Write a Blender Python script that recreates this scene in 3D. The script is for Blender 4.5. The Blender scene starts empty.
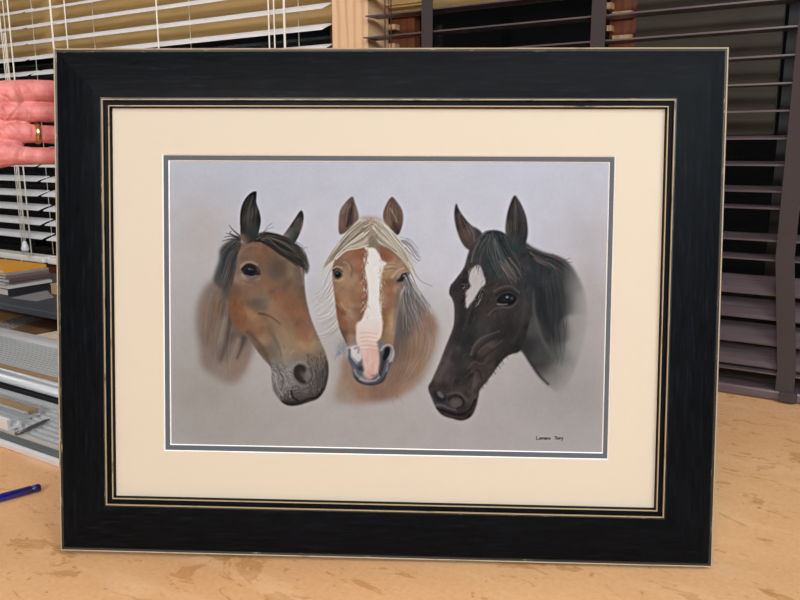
import bpy, bmesh, math, random
from mathutils import Vector, Matrix
# ---------------------------------------------------------------- the pastel drawing (pigment, with some room light in the ground tones)
import numpy as np
PS = 3.0; PX0, PY0, PX1, PY1 = 160, 150, 620, 466
PW, PH = int((PX1 - PX0) * PS), int((PY1 - PY0) * PS)
rs = np.random.RandomState(7)

TONE = [1.0, 0.0, 1.0]          # brightness, greying and blue gain of the pastel box in use
def hexc(c):
    v = np.array(c, float) / 255.0
    if isinstance(c, tuple):
        v = v * TONE[0]; g = v @ np.array([.3, .59, .11]); v = v * (1 - TONE[1]) + g * TONE[1]; v = v * np.array([1, 1, TONE[2]])
    return v

def gblur(a, s):
    if s < 0.3: return a
    r = int(s * 3) + 1
    k = np.exp(-0.5 * (np.arange(-r, r + 1) / s) ** 2); k /= k.sum()
    for ax in (0, 1):
        p = np.moveaxis(a, ax, 0); pad = [(r, r)] + [(0, 0)] * (p.ndim - 1)
        q = np.pad(p, pad, mode='edge'); o = np.zeros_like(p)
        n = p.shape[0]
        for i, w in enumerate(k): o += w * q[i:i + n]
        a = np.moveaxis(o, 0, ax)
    return a

def spline(pts, closed=False, n=10):
    P = np.array(pts, float)
    if len(P) < 3 and not closed:
        t = np.linspace(0, 1, n)[:, None]; return P[0] * (1 - t) + P[-1] * t
    if closed: Q = np.vstack([P[-1], P, P[0], P[1]])
    else: Q = np.vstack([2 * P[0] - P[1], P, 2 * P[-1] - P[-2]])
    out = []
    for i in range(1, len(Q) - 2):
        t = np.linspace(0, 1, n, endpoint=False)[:, None]
        a, b, c, d = Q[i - 1], Q[i], Q[i + 1], Q[i + 2]
        out.append(0.5 * (2 * b + (c - a) * t + (2 * a - 5 * b + 4 * c - d) * t ** 2 + (3 * b - a - 3 * c + d) * t ** 3))
    if not closed: out.append(Q[-2][None])
    return np.vstack(out)

def to_c(P):
    P = np.array(P, float); return np.stack([(P[:, 0] - PX0) * PS, (P[:, 1] - PY0) * PS], 1)

def box(P, m):
    x0 = max(0, int(P[:, 0].min() - m)); x1 = min(PW, int(P[:, 0].max() + m) + 1)
    y0 = max(0, int(P[:, 1].min() - m)); y1 = min(PH, int(P[:, 1].max() + m) + 1)
    return x0, x1, y0, y1

def pmask(pts, blur=0.5, smooth=True):
    """soft mask of a closed outline; returns (slices, mask)"""
    P = to_c(spline(pts, True) if smooth else pts); b = blur * PS
    x0, x1, y0, y1 = box(P, b * 3 + 2)
    m = np.zeros((y1 - y0, x1 - x0)); A = P; B = np.roll(P, -1, 0); xs = np.arange(x0, x1) + 0.5
    for j in range(y1 - y0):
        y = y0 + j + 0.5; c = (A[:, 1] <= y) != (B[:, 1] <= y)
        if not c.any(): continue
        X = np.sort(A[c, 0] + (y - A[c, 1]) * (B[c, 0] - A[c, 0]) / (B[c, 1] - A[c, 1]))
        for k in range(0, len(X) - 1, 2):
            m[j] = np.maximum(m[j], np.clip(xs - X[k] + .5, 0, 1) * np.clip(X[k + 1] - xs + .5, 0, 1))
    return (slice(y0, y1), slice(x0, x1)), gblur(m, b)

class Layer:
    def __init__(s, img): s.im = img; s.clip = None
    def over(s, sl, m, c):
        if s.clip is not None: m = m * s.clip[sl]
        m = m[..., None]; s.im[sl] = s.im[sl] * (1 - m) + hexc(c) * m if not isinstance(c, np.ndarray) else s.im[sl] * (1 - m) + c * m
    def poly(s, pts, c, blur=0.6, a=1.0):
        sl, m = pmask(pts, blur); s.over(sl, m * a, c)
    def blob(s, x, y, rx, ry, c, a=0.6, ang=0.0, p=2.0):
        cx, cy = (x - PX0) * PS, (y - PY0) * PS; R = max(rx, ry) * PS * 2.2
        x0, x1, y0, y1 = box(np.array([[cx, cy]]), R)
        Y, X = np.mgrid[y0:y1, x0:x1]; dx, dy = X - cx, Y - cy; t = math.radians(ang)
        u = (dx * math.cos(t) + dy * math.sin(t)) / (rx * PS); v = (-dx * math.sin(t) + dy * math.cos(t)) / (ry * PS)
        s.over((slice(y0, y1), slice(x0, x1)), a * np.exp(-0.7 * (u * u + v * v) ** (p / 2)), c)
    def stroke(s, pts, w, c, a=0.8, w2=None, soft=0.45):
        """tapered soft line, w = full width in photo px at the start, w2 at the end"""
        w2 = w * 0.3 if w2 is None else w2
        P = spline(pts, False, 8); L = np.r_[0, np.cumsum(np.hypot(*np.diff(P, axis=0).T))]
        n = max(3, int(L[-1] * PS / 1.0)); t = np.linspace(0, L[-1], n)
        Q = to_c(np.stack([np.interp(t, L, P[:, 0]), np.interp(t, L, P[:, 1])], 1))
        wd = (w + (w2 - w) * np.linspace(0, 1, n)) * 0.5 * PS
        mr = max(w, w2) * PS * .5 + soft * PS * 2 + 2
        x0, x1, y0, y1 = box(Q, mr)
        if x1 <= x0 or y1 <= y0: return
        m = np.zeros((y1 - y0, x1 - x0)); R = int(mr)
        for (qx, qy), r in zip(Q, wd):
            a0, a1 = max(x0, int(qx) - R), min(x1, int(qx) + R + 1); b0, b1 = max(y0, int(qy) - R), min(y1, int(qy) + R + 1)
            if a1 <= a0 or b1 <= b0: continue
            X = np.arange(a0, a1)[None]; Y = np.arange(b0, b1)[:, None]
            d = np.sqrt((X - qx) ** 2 + (Y - qy) ** 2)
            v = 1 / (1 + np.exp(np.clip((d - r) / (soft * PS * .5), -30, 30)))
            sub = m[b0 - y0:b1 - y0, a0 - x0:a1 - x0]; np.maximum(sub, v, out=sub)
        s.over((slice(y0, y1), slice(x0, x1)), m * a, c)
    def mottle(s, n, region, r, amt, a=.3):
        """patchy pressure of the crayon: soft lighter and darker touches"""
        for i in range(n):
            x = rs.uniform(region[0], region[2]); y = rs.uniform(region[1], region[3]); d = rs.uniform(-amt, amt); q = rs.uniform(*r)
            cx, cy = (x - PX0) * PS, (y - PY0) * PS; x0, x1, y0, y1 = box(np.array([[cx, cy]]), q * PS * 2.2)
            if x1 <= x0 or y1 <= y0: continue
            Y, X = np.mgrid[y0:y1, x0:x1]; t = rs.uniform(0, 3.14); e = rs.uniform(1.2, 2.2)
            u = ((X - cx) * math.cos(t) + (Y - cy) * math.sin(t)) / (q * PS); v = (-(X - cx) * math.sin(t) + (Y - cy) * math.cos(t)) / (q * PS / e)
            m = a * np.exp(-(u * u + v * v)); sl = (slice(y0, y1), slice(x0, x1))
            if s.clip is not None: m = m * s.clip[sl]
            s.im[sl] *= (1 + (m * d / a))[..., None] if False else (1 + m * d * 3.3)[..., None]
    def strands(s, A, B, n, cols, w=(0.5, 1.3), a=(0.3, 0.8), jit=1.0, lenj=0.25):
        """n hairs blended between guide curve A and guide curve B (same number of points)"""
        A = np.array(A, float); B = np.array(B, float)
        for i in range(n):
            t = rs.rand(); G = A * (1 - t) + B * t + rs.randn(*A.shape) * jit * np.linspace(.5, 1, len(A))[:, None]
            sp = spline(G, False, 6); k0 = int(rs.rand() * lenj * len(sp)); k1 = len(sp) - int(rs.rand() * lenj * len(sp))
            seg = sp[k0:max(k1, k0 + 4)]
            seg = seg[::3] if len(seg) > 8 else seg
            s.stroke(seg, rs.uniform(*w), cols[rs.randint(len(cols))], rs.uniform(*a), soft=0.35)
    def fur(s, n, region, ang, ln, cols, w=(0.4, .9), a=(.12, .35), spread=14):
        """short pastel strokes inside region=(x0,y0,x1,y1); ang may be a function of x,y (deg, direction of stroke)"""
        for i in range(n):
            x = rs.uniform(region[0], region[2]); y = rs.uniform(region[1], region[3])
            t = math.radians((ang(x, y) if callable(ang) else ang) + rs.randn() * spread); l = ln * rs.uniform(.5, 1.4)
            s.stroke([(x, y), (x + l * math.cos(t), y + l * math.sin(t))], rs.uniform(*w), cols[rs.randint(len(cols))], rs.uniform(*a), soft=.35)
    def field(s, pts, samples, blur=0.6, a=1.0, mask=None, exact=()):
        """fill an outline with colours blended between samples (x, y, radius, colour)"""
        sl, m = pmask(pts, blur)
        Y, X = np.mgrid[sl[0], sl[1]]; X = X / PS + PX0; Y = Y / PS + PY0
        num = np.zeros(X.shape + (3,)); den = np.full(X.shape, 1e-9)
        for k, (x, y, r, c) in enumerate(list(samples) + list(exact)):
            d2 = (X - x) ** 2 + (Y - y) ** 2; ex = k >= len(samples)
            w = (np.exp(-d2 / (2 * (r * .82) ** 2)) + 1e-5 / (1 + d2 / r ** 2)) * (3 if ex else 1)
            num += w[..., None] * (np.array(c) / 255. if ex else hexc(c)); den += w
        if mask is not None: m = m * mask(X, Y)
        s.over(sl, m * a, num / den[..., None])
        full = np.zeros((PH, PW)); full[sl] = m
        return full

def value_noise(h, w, cell, rng):
    gh, gw = int(h / cell) + 3, int(w / cell) + 3
    g = rng.rand(gh, gw); y = np.arange(h) / cell; x = np.arange(w) / cell
    yi, xi = y.astype(int), x.astype(int); fy, fx = (y - yi)[:, None], (x - xi)[None]
    fy = fy * fy * (3 - 2 * fy); fx = fx * fx * (3 - 2 * fx)
    a, b = g[yi][:, xi], g[yi][:, xi + 1]; c, d = g[yi + 1][:, xi], g[yi + 1][:, xi + 1]
    return (a * (1 - fx) + b * fx) * (1 - fy) + (c * (1 - fx) + d * fx) * fy - .5

def paint():
    im = np.zeros((PH, PW, 3)); L = Layer(im)
    full = [(PX0 - 5, PY0 - 5), (PX1 + 5, PY0 - 5), (PX1 + 5, PY1 + 5), (PX0 - 5, PY1 + 5)]
    L.field(full, [
        (165, 155, 70, (187, 187, 193)), (260, 160, 70, (188, 188, 198)), (390, 160, 80, (194, 192, 202)), (500, 160, 80, (195, 193, 203)), (610, 160, 70, (195, 192, 201)),
        (170, 240, 45, (182, 177, 177)), (205, 235, 30, (184, 174, 172)), (165, 320, 50, (172, 165, 162)), (195, 400, 40, (160, 152, 145)), (165, 450, 50, (170, 165, 162)),
        (320, 225, 40, (194, 190, 194)), (440, 230, 40, (197, 193, 198)), (600, 240, 40, (184, 178, 180)), (440, 340, 40, (182, 175, 173)),
        (600, 320, 40, (172, 164, 162)), (500, 400, 40, (172, 164, 162)), (560, 400, 26, (156, 150, 146)), (600, 400, 40, (165, 158, 156)), (320, 430, 60, (171, 163, 159)),
        (230, 420, 40, (163, 155, 150)), (420, 440, 60, (171, 163, 160)), (540, 445, 50, (169, 162, 160)), (610, 455, 40, (169, 163, 162)), (260, 375, 20, (176, 168, 165)), (312, 300, 14, (186, 182, 184))], blur=0.1)  # cooler on top, darker below: pastel ground plus room light painted in
    # dusty shading of the ground round the heads
    for x, y, rx, ry, c, a in [(206, 232, 16, 26, (178, 164, 158), .35), (300, 212, 20, 10, (196, 192, 198), .4), (575, 385, 26, 22, (150, 145, 140), .35), (545, 400, 30, 12, (156, 150, 146), .4),
                               (200, 395, 26, 14, (154, 146, 138), .45), (430, 395, 22, 16, (172, 164, 160), .3), (593, 300, 12, 40, (168, 156, 150), .4), (590, 235, 16, 18, (178, 170, 170), .4)]:
        L.blob(x, y, rx, ry, c, a)
    # ======================================================================= bay horse, left
    TONE[:] = [.84, .24, 1.0]
    neck = [(221, 276), (206, 286), (198, 302), (196, 322), (199, 345), (202, 366), (216, 378), (232, 384), (244, 374), (251, 356), (254, 343), (244, 325), (238, 300), (236, 280)]
    L.field(neck, [(214, 290, 9, (150, 124, 108)), (204, 306, 9, (154, 130, 116)), (204, 330, 9, (150, 122, 106)), (207, 355, 9, (158, 134, 120)), (216, 312, 7, (140, 106, 84)),
                   (225, 300, 8, (122, 96, 78)), (216, 340, 7, (150, 120, 104)), (226, 325, 6, (160, 138, 124)), (222, 352, 7, (130, 108, 96)), (232, 340, 6, (128, 108, 98)), (231, 322, 6, (112, 90, 78)),
                   (235, 365, 8, (166, 132, 112)), (222, 372, 8, (164, 142, 128)), (244, 340, 5, (116, 98, 90)), (249, 350, 6, (156, 128, 112)), (240, 350, 6, (160, 134, 118))], blur=3.2, a=.97,
            exact=[(206, 308, 5, (132, 108, 92)), (212, 308, 4, (118, 98, 82)), (218, 308, 4, (100, 78, 58)), (222, 338, 4, (128, 114, 98)), (230, 338, 4, (90, 74, 66)), (236, 344, 4, (126, 106, 94))])
    for pts, w, c, a in [([(213, 303), (210, 325), (206, 345)], 4, (124, 98, 82), .5), ([(232, 316), (227, 335), (221, 358)], 7, (98, 82, 74), .6), ([(230, 318), (226, 345), (220, 362)], 3, (84, 72, 68), .4),
                         ([(244, 337), (241, 348), (237, 358)], 4.5, (86, 76, 74), .8), ([(225, 318), (219, 340), (213, 366)], 3.5, (172, 150, 138), .5), ([(238, 340), (232, 356), (227, 372)], 3, (176, 150, 136), .5),
                         ([(219, 292), (216, 312), (212, 332)], 5, (138, 100, 74), .5), ([(250, 342), (248, 356), (243, 370)], 3, (168, 132, 112), .6), ([(226, 285), (224, 302), (222, 316)], 5, (110, 92, 76), .6)]:
        L.stroke(pts, w, c, a, soft=1.6)
    L.strands([(210, 288), (203, 310), (202, 345), (206, 370)], [(232, 296), (232, 320), (228, 348), (232, 378)], 60, [(168, 146, 132), (134, 106, 90), (112, 92, 80), (172, 138, 116)], a=(.08, .25), jit=1.5)
    # mane behind the head
    TONE[:] = [.72, .15, 1.0]
    L.field([(236, 238), (226, 243), (220, 250), (219, 260), (215, 272), (214, 282), (222, 290), (230, 300), (236, 290), (240, 262), (243, 245)],
            [(228, 250, 7, (78, 76, 74)), (222, 262, 6, (92, 96, 96)), (218, 276, 6, (96, 100, 100)), (232, 262, 6, (92, 84, 76)), (228, 282, 7, (116, 104, 90)), (236, 280, 6, (138, 104, 80)), (238, 250, 6, (84, 70, 62))], blur=1.6, a=.95)
    L.strands([(238, 240), (224, 250), (219, 264), (214, 280)], [(244, 246), (238, 262), (234, 280), (226, 302)], 60, [(48, 50, 52), (64, 66, 66), (132, 132, 126), (92, 92, 90), (60, 50, 46), (110, 104, 96)], a=(.25, .7), jit=1.0)
    for p in [[(241, 238), (233, 235), (226, 233)], [(240, 239), (231, 236), (224, 237)], [(240, 236), (233, 230), (229, 225)], [(240, 240), (230, 239), (222, 241)], [(238, 238), (230, 233), (231, 231)]]:
        L.stroke(p, 2.0, (66, 64, 62), .75, .4)
    # far ear
    TONE[:] = [.84, .2, 1.0]
    L.field([(283, 236), (287, 230), (294, 220), (299, 212.5), (301.5, 210.5), (303.6, 215), (303, 224), (300, 233), (296, 241), (293, 243.5), (288, 241)],
            [(301, 213, 4, (62, 56, 56)), (295, 224, 3, (70, 64, 62)), (300, 226, 3.5, (122, 96, 88)), (291, 236, 4, (74, 84, 80)), (296, 238, 4, (66, 66, 64)), (285, 235, 4, (164, 142, 122)), (288, 231, 3, (106, 92, 82))], blur=.5)
    L.strands([(299, 215), (293, 226), (290, 238)], [(302, 217), (299, 230), (294, 240)], 16, [(48, 46, 46), (120, 98, 90), (84, 92, 88)], a=(.2, .5), jit=.5)
    # head
    TONE[:] = [.84, .24, 1.0]
    head = [(244, 242), (250, 238), (262, 236), (280, 240), (296, 247), (304, 262), (304, 278), (305, 292), (308, 308), (313, 324), (320, 340), (326, 354), (328.5, 367), (327.5, 380), (324, 391), (318, 398.5), (309, 402),
            (297, 405.5), (287, 405), (279, 399), (273, 389), (271.5, 376), (270.5, 367), (263, 358.5), (254.5, 347), (249, 339), (242, 333.5), (234, 325), (229.5, 314), (229.5, 300), (233, 284), (236, 268), (238, 254)]
    clip = L.field(head, [
        (246, 246, 6, (146, 106, 80)), (258, 246, 6, (148, 102, 74)), (257, 251, 4, (160, 100, 68)), (240, 256, 6, (140, 112, 90)), (250, 256, 6, (146, 106, 80)), (237, 268, 5, (148, 110, 84)), (268, 254, 7, (146, 100, 70)),
        (262, 262, 6, (142, 104, 78)), (276, 266, 7, (112, 90, 76)), (274, 272, 6, (116, 92, 78)), (288, 268, 7, (140, 110, 84)), (298, 270, 6, (134, 110, 94)), (303, 280, 5, (132, 106, 92)), (266, 276, 6, (154, 106, 76)),
        (286, 282, 7, (138, 102, 76)), (298, 290, 6, (126, 92, 74)), (241, 281, 5, (172, 134, 106)), (250, 286, 6, (150, 112, 88)), (238, 292, 6, (144, 98, 72)), (262, 288, 7, (156, 106, 76)), (275, 290, 6, (154, 102, 72)), (282, 298, 7, (152, 100, 72)),
        (257, 303, 7, (122, 98, 84)), (262, 306, 5, (116, 94, 82)), (238, 306, 7, (162, 98, 64)), (236, 316, 6, (156, 94, 64)), (248, 312, 5, (176, 116, 76)), (243, 322, 6, (156, 98, 66)), (252, 322, 6, (166, 108, 70)), (262, 318, 5, (150, 104, 74)),
        (270, 312, 5, (168, 124, 92)), (282, 312, 6, (160, 106, 74)), (293, 306, 7, (150, 96, 68)), (301, 318, 6, (148, 92, 66)), (303, 330, 6, (150, 96, 68)), (310, 336, 5, (160, 112, 78)), (314, 345, 5, (164, 128, 94)), (274, 325, 6, (166, 128, 94)),
        (286, 326, 6, (160, 116, 82)), (262, 330, 6, (166, 122, 86)), (252, 334, 5, (140, 100, 72)), (266, 340, 5, (132, 108, 86)), (262, 350, 5, (134, 104, 80)), (278, 340, 6, (148, 124, 100)), (292, 340, 6, (168, 134, 100)), (300, 348, 6, (176, 140, 106)),
        (286, 354, 5, (172, 146, 116)), (270, 354, 5, (136, 114, 96)), (276, 364, 5, (140, 128, 118)), (290, 366, 5, (160, 146, 134)), (300, 360, 5, (150, 132, 114)), (312, 358, 6, (146, 118, 94)), (320, 358, 5, (128, 104, 86)), (322, 370, 5, (94, 82, 76)), (312, 370, 6, (116, 106, 98)),
        (277, 376, 5, (156, 146, 140)), (284, 384, 6, (150, 142, 138)), (294, 384, 5, (136, 130, 128)), (278, 390, 5, (130, 122, 120)), (288, 396, 5, (92, 84, 82)), (304, 388, 6, (118, 108, 104)), (316, 384, 6, (98, 86, 82)), (322, 384, 5, (78, 68, 66)),
        (300, 398, 5, (82, 72, 70)), (312, 396, 5, (82, 70, 68)), (290, 403, 4, (58, 50, 50)), (287, 374, 4, (166, 156, 150))], blur=.7,
        exact=[(236, 290, 4, (102, 76, 60)), (244, 294, 4, (115, 92, 74)), (236, 302, 4, (112, 77, 55)), (237, 310, 4, (120, 79, 54)), (242, 317, 4, (122, 81, 58)), (233, 312, 3, (112, 82, 62)), (250, 286, 4, (122, 90, 70)), (252, 294, 4, (130, 105, 88)),
        (260, 292, 4, (124, 96, 80)), (263, 298, 4, (124, 108, 92)), (254, 304, 4, (104, 84, 72)), (262, 306, 4, (113, 98, 82)), (258, 310, 4, (108, 82, 68)), (252, 314, 4, (156, 120, 97)), (258, 318, 3, (142, 108, 82)), (266, 255, 4, (112, 82, 68)),
        (272, 257, 4, (102, 82, 66)), (274, 264, 4, (95, 75, 64)), (276, 270, 4, (88, 70, 62)), (282, 268, 4, (90, 72, 54)), (290, 268, 4, (122, 106, 88)), (292, 274, 4, (112, 92, 78)), (298, 275, 4, (104, 85, 70)), (284, 286, 4, (108, 84, 70)), (292, 290, 4, (108, 88, 68)),
        (281, 297, 4, (138, 92, 65)), (290, 297, 4, (125, 94, 74)), (272, 306, 4, (142, 114, 93)), (280, 303, 3, (140, 98, 68)), (278, 312, 4, (140, 106, 84)), (293, 306, 4, (128, 90, 66)), (302, 306, 4, (116, 88, 66)), (298, 313, 4, (138, 97, 70)), (260, 330, 3, (130, 92, 68)),
        (269, 333, 4, (138, 108, 84)), (265, 339, 4, (150, 120, 97)), (284, 333, 5, (144, 117, 93)), (288, 340, 5, (148, 125, 99)), (300, 334, 4, (142, 101, 77)), (306, 340, 4, (145, 100, 75)), (300, 345, 4, (156, 124, 98)), (309, 346, 4, (146, 118, 92))])
    L.clip = clip
    L.mottle(200, (228, 240, 328, 404), (2.5, 7), .08)
    L.fur(700, (230, 240, 328, 402), lambda x, y: 60 + (x - 270) * .1, 4.0, [(190, 150, 118), (110, 78, 60), (176, 110, 72), (104, 82, 68), (160, 124, 98)], a=(.06, .24))
    # cheek, crest and jaw modelling
    L.stroke([(259, 313.5), (267, 315), (274, 319), (280, 324)], 1.8, (96, 70, 54), .7, .8, soft=.6)
    L.stroke([(259, 310.5), (268, 311.5), (276, 316), (283, 322)], 2.2, (176, 138, 110), .35, 1, soft=1.0)
    L.stroke([(249, 318), (257, 325), (264, 329)], 3, (176, 124, 86), .35, 1.5, soft=1.2)
    L.stroke([(245, 306), (248, 314), (253, 320)], 1.6, (186, 140, 108), .3, 1, soft=.9)
    L.stroke([(248, 332), (258, 342), (266, 355), (271, 366)], 4, (104, 82, 68), .55, 2.5, soft=1.4)
    L.stroke([(277, 336), (283, 350), (285, 360), (292, 372)], 2.0, (190, 160, 132), .35, 1.6, soft=1.0)
    L.stroke([(272, 333), (278, 345), (281, 356)], 3.0, (116, 98, 84), .5, 2, soft=1.2)
    L.stroke([(288, 290), (297, 312), (306, 336)], 6, (154, 88, 58), .2, 6, soft=3)
    L.stroke([(302, 296), (309, 318), (318, 340)], 3, (138, 96, 74), .5, 3, soft=1.5)
    L.stroke([(304, 268), (305, 290), (309, 310)], 2.4, (112, 88, 76), .6, 2.4, soft=1.0)
    L.blob(276, 268, 7, 7, (104, 84, 70), .3); L.blob(258, 303, 8, 4, (108, 88, 78), .35, 15)
    L.stroke([(238, 256), (243, 249), (251, 245), (260, 246)], 1.8, (170, 134, 108), .5, 1, soft=.8)
    L.stroke([(243, 262), (240, 258), (236, 262)], 2.5, (128, 98, 76), .4, soft=1)
    L.stroke([(301, 268), (302.5, 276), (303, 284)], 1.6, (178, 158, 146), .6, 1.4, soft=.6)
    # eye
    L.stroke([(241, 266), (245, 262.5), (251, 261.8), (257, 264.5)], 3.0, (178, 150, 128), .75, 1.8, soft=.8)
    L.stroke([(242, 275), (246, 279), (252, 281), (259, 278.5)], 2.4, (186, 160, 138), .7, 1.6, soft=.8)
    L.blob(251, 280.5, 5, 2.2, (116, 96, 88), .7)
    L.stroke([(243, 283), (251, 285), (259, 281)], 1.2, (170, 138, 114), .5, soft=.6)
    L.poly([(241.5, 270), (244, 266.4), (249, 264.4), (254, 265.8), (257.5, 270), (261, 274), (256, 275.6), (250, 276.8), (245, 275)], (52, 46, 50), .6, .95)
    L.blob(250.5, 270.3, 5.2, 4.8, (26, 26, 34), .95, p=4); L.stroke([(241.5, 269.5), (245, 265.4), (250, 263.9), (256, 266.6), (260, 271)], 1.3, (44, 34, 32), .9, 1, soft=.4)
    L.blob(249.3, 268.8, 1.5, 1.0, (108, 116, 140), .8); L.blob(252.3, 269.4, 1.0, .8, (84, 92, 116), .7); L.stroke([(245, 275), (251, 276.4), (256, 275.4)], 1.0, (150, 152, 158), .6, .8, soft=.4)
    # muzzle
    L.fur(210, (271, 364, 292, 398), lambda x, y: 60 + (y - 380) * 1.5, 4, [(188, 178, 172), (110, 102, 100), (176, 164, 158), (84, 78, 76)], a=(.25, .6), w=(.6, 1.3), spread=25)
    L.fur(120, (306, 352, 328, 392), lambda x, y: 80 + (x - 316) * 1.5, 5, [(70, 60, 58), (150, 130, 116), (54, 46, 46), (120, 104, 94)], a=(.25, .6), w=(.5, 1.2), spread=16)
    L.fur(60, (288, 384, 320, 402), 160, 5, [(60, 54, 54), (140, 130, 126), (46, 40, 42)], a=(.25, .5), spread=20)
    L.blob(301, 374, 8.5, 10, (150, 140, 132), .55, -25)
    L.poly([(293.6, 371), (295, 366.5), (299.5, 364.2), (304.5, 366), (306, 370), (304, 374), (304, 379), (306.5, 382), (306, 384), (301, 383.5), (297, 380.5), (294, 376)], (54, 46, 44), .9, .95)
    L.blob(303, 375, 2.2, 3.6, (110, 98, 88), .75, -25); L.stroke([(293.5, 366), (298, 362), (304, 362.5), (309, 367)], 1.6, (168, 158, 150), .6, 1.2, soft=.7)
    L.stroke([(310, 368), (312, 376), (308, 383)], 1.8, (74, 66, 64), .6, 1.4, soft=.7)
    L.stroke([(292, 388), (297, 386), (300, 390), (305, 389)], 2.0, (84, 92, 94), .7, 1.5, soft=.7); L.stroke([(291, 391), (293, 397), (298, 401)], 2.2, (44, 38, 38), .8, 2, soft=.6)
    L.stroke([(281, 402), (289, 404), (300, 402.5), (308, 399), (317, 396.5), (323, 389)], 3.0, (48, 40, 40), .85, 2.4, soft=.9)
    L.stroke([(326.5, 362), (327.5, 374), (324, 388)], 3.0, (70, 60, 58), .7, 2.5, soft=1)
    L.stroke([(279, 371), (283, 380), (281, 390)], 1.4, (88, 84, 84), .6, 1, soft=.5); L.stroke([(275, 374), (277, 386), (283, 396)], 1.3, (190, 182, 178), .6, 1, soft=.5)
    L.clip = None
    # forelock
    TONE[:] = [.66, .12, 1.0]
    L.field([(254, 236), (262, 232.5), (275, 233.5), (288, 239), (298, 246), (306, 256), (309, 268), (306, 274), (303, 268), (296, 264), (286, 258), (275, 251), (265, 243), (256, 240)],
            [(262, 236, 6, (92, 84, 74)), (275, 240, 7, (84, 76, 70)), (288, 246, 7, (86, 76, 72)), (298, 256, 6, (98, 86, 76)), (306, 268, 5, (126, 112, 96)), (285, 253, 5, (78, 68, 66))], blur=1.0, a=.96)
    L.strands([(250, 240), (264, 234), (284, 238), (300, 248), (309, 262)], [(258, 240), (268, 244), (280, 254), (294, 263), (305, 271)], 120, [(30, 28, 30), (54, 50, 50), (128, 120, 110), (160, 150, 136), (46, 40, 38), (92, 84, 80), (36, 34, 36)], a=(.25, .75), jit=1.6)
    for p in [[(262, 234), (268, 226), (272, 223)], [(259, 236), (266, 230), (273, 227)], [(296, 244), (303, 248), (307, 247)]]:
        L.stroke(p, .8, (130, 116, 108), .5, .3)
    # near ear
    TONE[:] = [.8, .15, 1.0]
    L.field([(241, 238), (240.3, 226), (240.6, 212), (243, 203), (247.5, 196), (252.5, 192), (256.3, 191.6), (256.4, 197), (256.4, 203), (259.5, 212), (260.8, 221), (259, 231), (256, 239), (250, 243), (245, 243)],
            [(255, 194, 4, (42, 40, 40)), (249, 200, 4, (62, 60, 58)), (243, 212, 3.5, (48, 46, 46)), (249, 214, 4, (98, 88, 84)), (250, 224, 4.5, (78, 70, 68)), (258, 220, 4, (50, 46, 46)), (243, 228, 4, (56, 54, 52)), (256, 232, 4, (54, 66, 64)), (249, 236, 5, (62, 60, 56)), (244, 240, 4, (136, 104, 82))], blur=.5)
    L.strands([(252, 196), (244, 212), (244, 234)], [(254, 198), (257, 214), (254, 236)], 45, [(36, 34, 36), (112, 104, 98), (58, 54, 54), (72, 80, 76)], a=(.15, .5), jit=.6)
    L.stroke([(242, 236), (244, 243), (241, 252)], 4, (154, 118, 94), .6, 3, soft=1.2); L.stroke([(240.3, 224), (241, 212), (246, 199), (253, 192.5)], 1.0, (38, 36, 38), .7, .8)
    # ======================================================================= palomino, middle
    TONE[:] = [.85, .2, 1.0]
    chest = [(346, 356), (340, 376), (335, 398), (352, 404), (376, 402), (398, 397), (416, 386), (430, 366), (438, 340), (437, 322), (428, 308), (412, 292), (396, 300), (390, 340)]
    L.field(chest, [(340, 390, 9, (176, 150, 132)), (348, 376, 8, (172, 134, 110)), (356, 390, 8, (180, 130, 102)), (375, 394, 8, (146, 106, 84)), (390, 386, 8, (160, 116, 90)), (398, 372, 8, (150, 116, 96)), (398, 352, 7, (126, 100, 86)),
                    (402, 330, 7, (112, 96, 90)), (410, 350, 8, (164, 124, 98)), (418, 366, 9, (180, 138, 108)), (410, 384, 8, (176, 138, 112)), (424, 340, 8, (176, 134, 108)), (428, 322, 8, (160, 120, 98)), (416, 314, 6, (140, 118, 108)), (434, 344, 7, (190, 162, 144)), (428, 368, 7, (190, 164, 146)), (365, 400, 7, (182, 140, 114))],
            blur=3.0, a=.95, exact=[(346, 388, 5, (152, 128, 110)), (354, 388, 4, (146, 112, 92)), (361, 393, 4, (144, 112, 90)), (350, 397, 5, (150, 136, 120)), (400, 346, 5, (98, 84, 74)), (409, 352, 5, (118, 92, 76)), (417, 367, 5, (148, 117, 96))])
    L.strands([(398, 335), (396, 360), (384, 385), (372, 396)], [(430, 318), (434, 340), (424, 366), (400, 390)], 110, [(190, 152, 126), (130, 96, 78), (160, 116, 88), (120, 98, 86)], a=(.05, .2), jit=3.2, w=(.5, 1.6))
    L.fur(120, (342, 378, 400, 400), 80, 6, [(196, 146, 114), (150, 104, 80), (176, 124, 94)], a=(.1, .3))
    L.blob(403, 326, 8, 16, (100, 88, 84), .5, 12)
    # pale mane on the left
    TONE[:] = [.97, .1, .98]
    L.blob(325, 305, 12, 26, (196, 191, 190), .35, 15); L.blob(334, 340, 8, 14, (184, 180, 178), .35)
    crm = [(226, 220, 206), (212, 204, 190), (234, 230, 222), (206, 196, 178)]
    L.strands([(334, 260), (327, 276), (319, 288), (312, 294)], [(336, 276), (331, 290), (323, 300), (315, 304)], 22, crm + [(150, 142, 132), (150, 142, 132)], a=(.25, .7), w=(.4, 1.0), jit=1.6)
    L.strands([(334, 284), (330, 294), (321, 302), (312, 306)], [(340, 330), (334, 336), (326, 340), (320, 341)], 60, crm + [(150, 144, 140), (170, 164, 156), (140, 134, 130)], a=(.2, .6), w=(.4, 1.0), jit=2.0)
    L.blob(343, 346, 4.5, 7, (126, 126, 134), .65, 30)
    L.fur(26, (338, 340, 348, 354), 120, 7, [(104, 104, 114), (170, 168, 170)], a=(.3, .6))
    TONE[:] = [.86, .2, 1.0]
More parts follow.
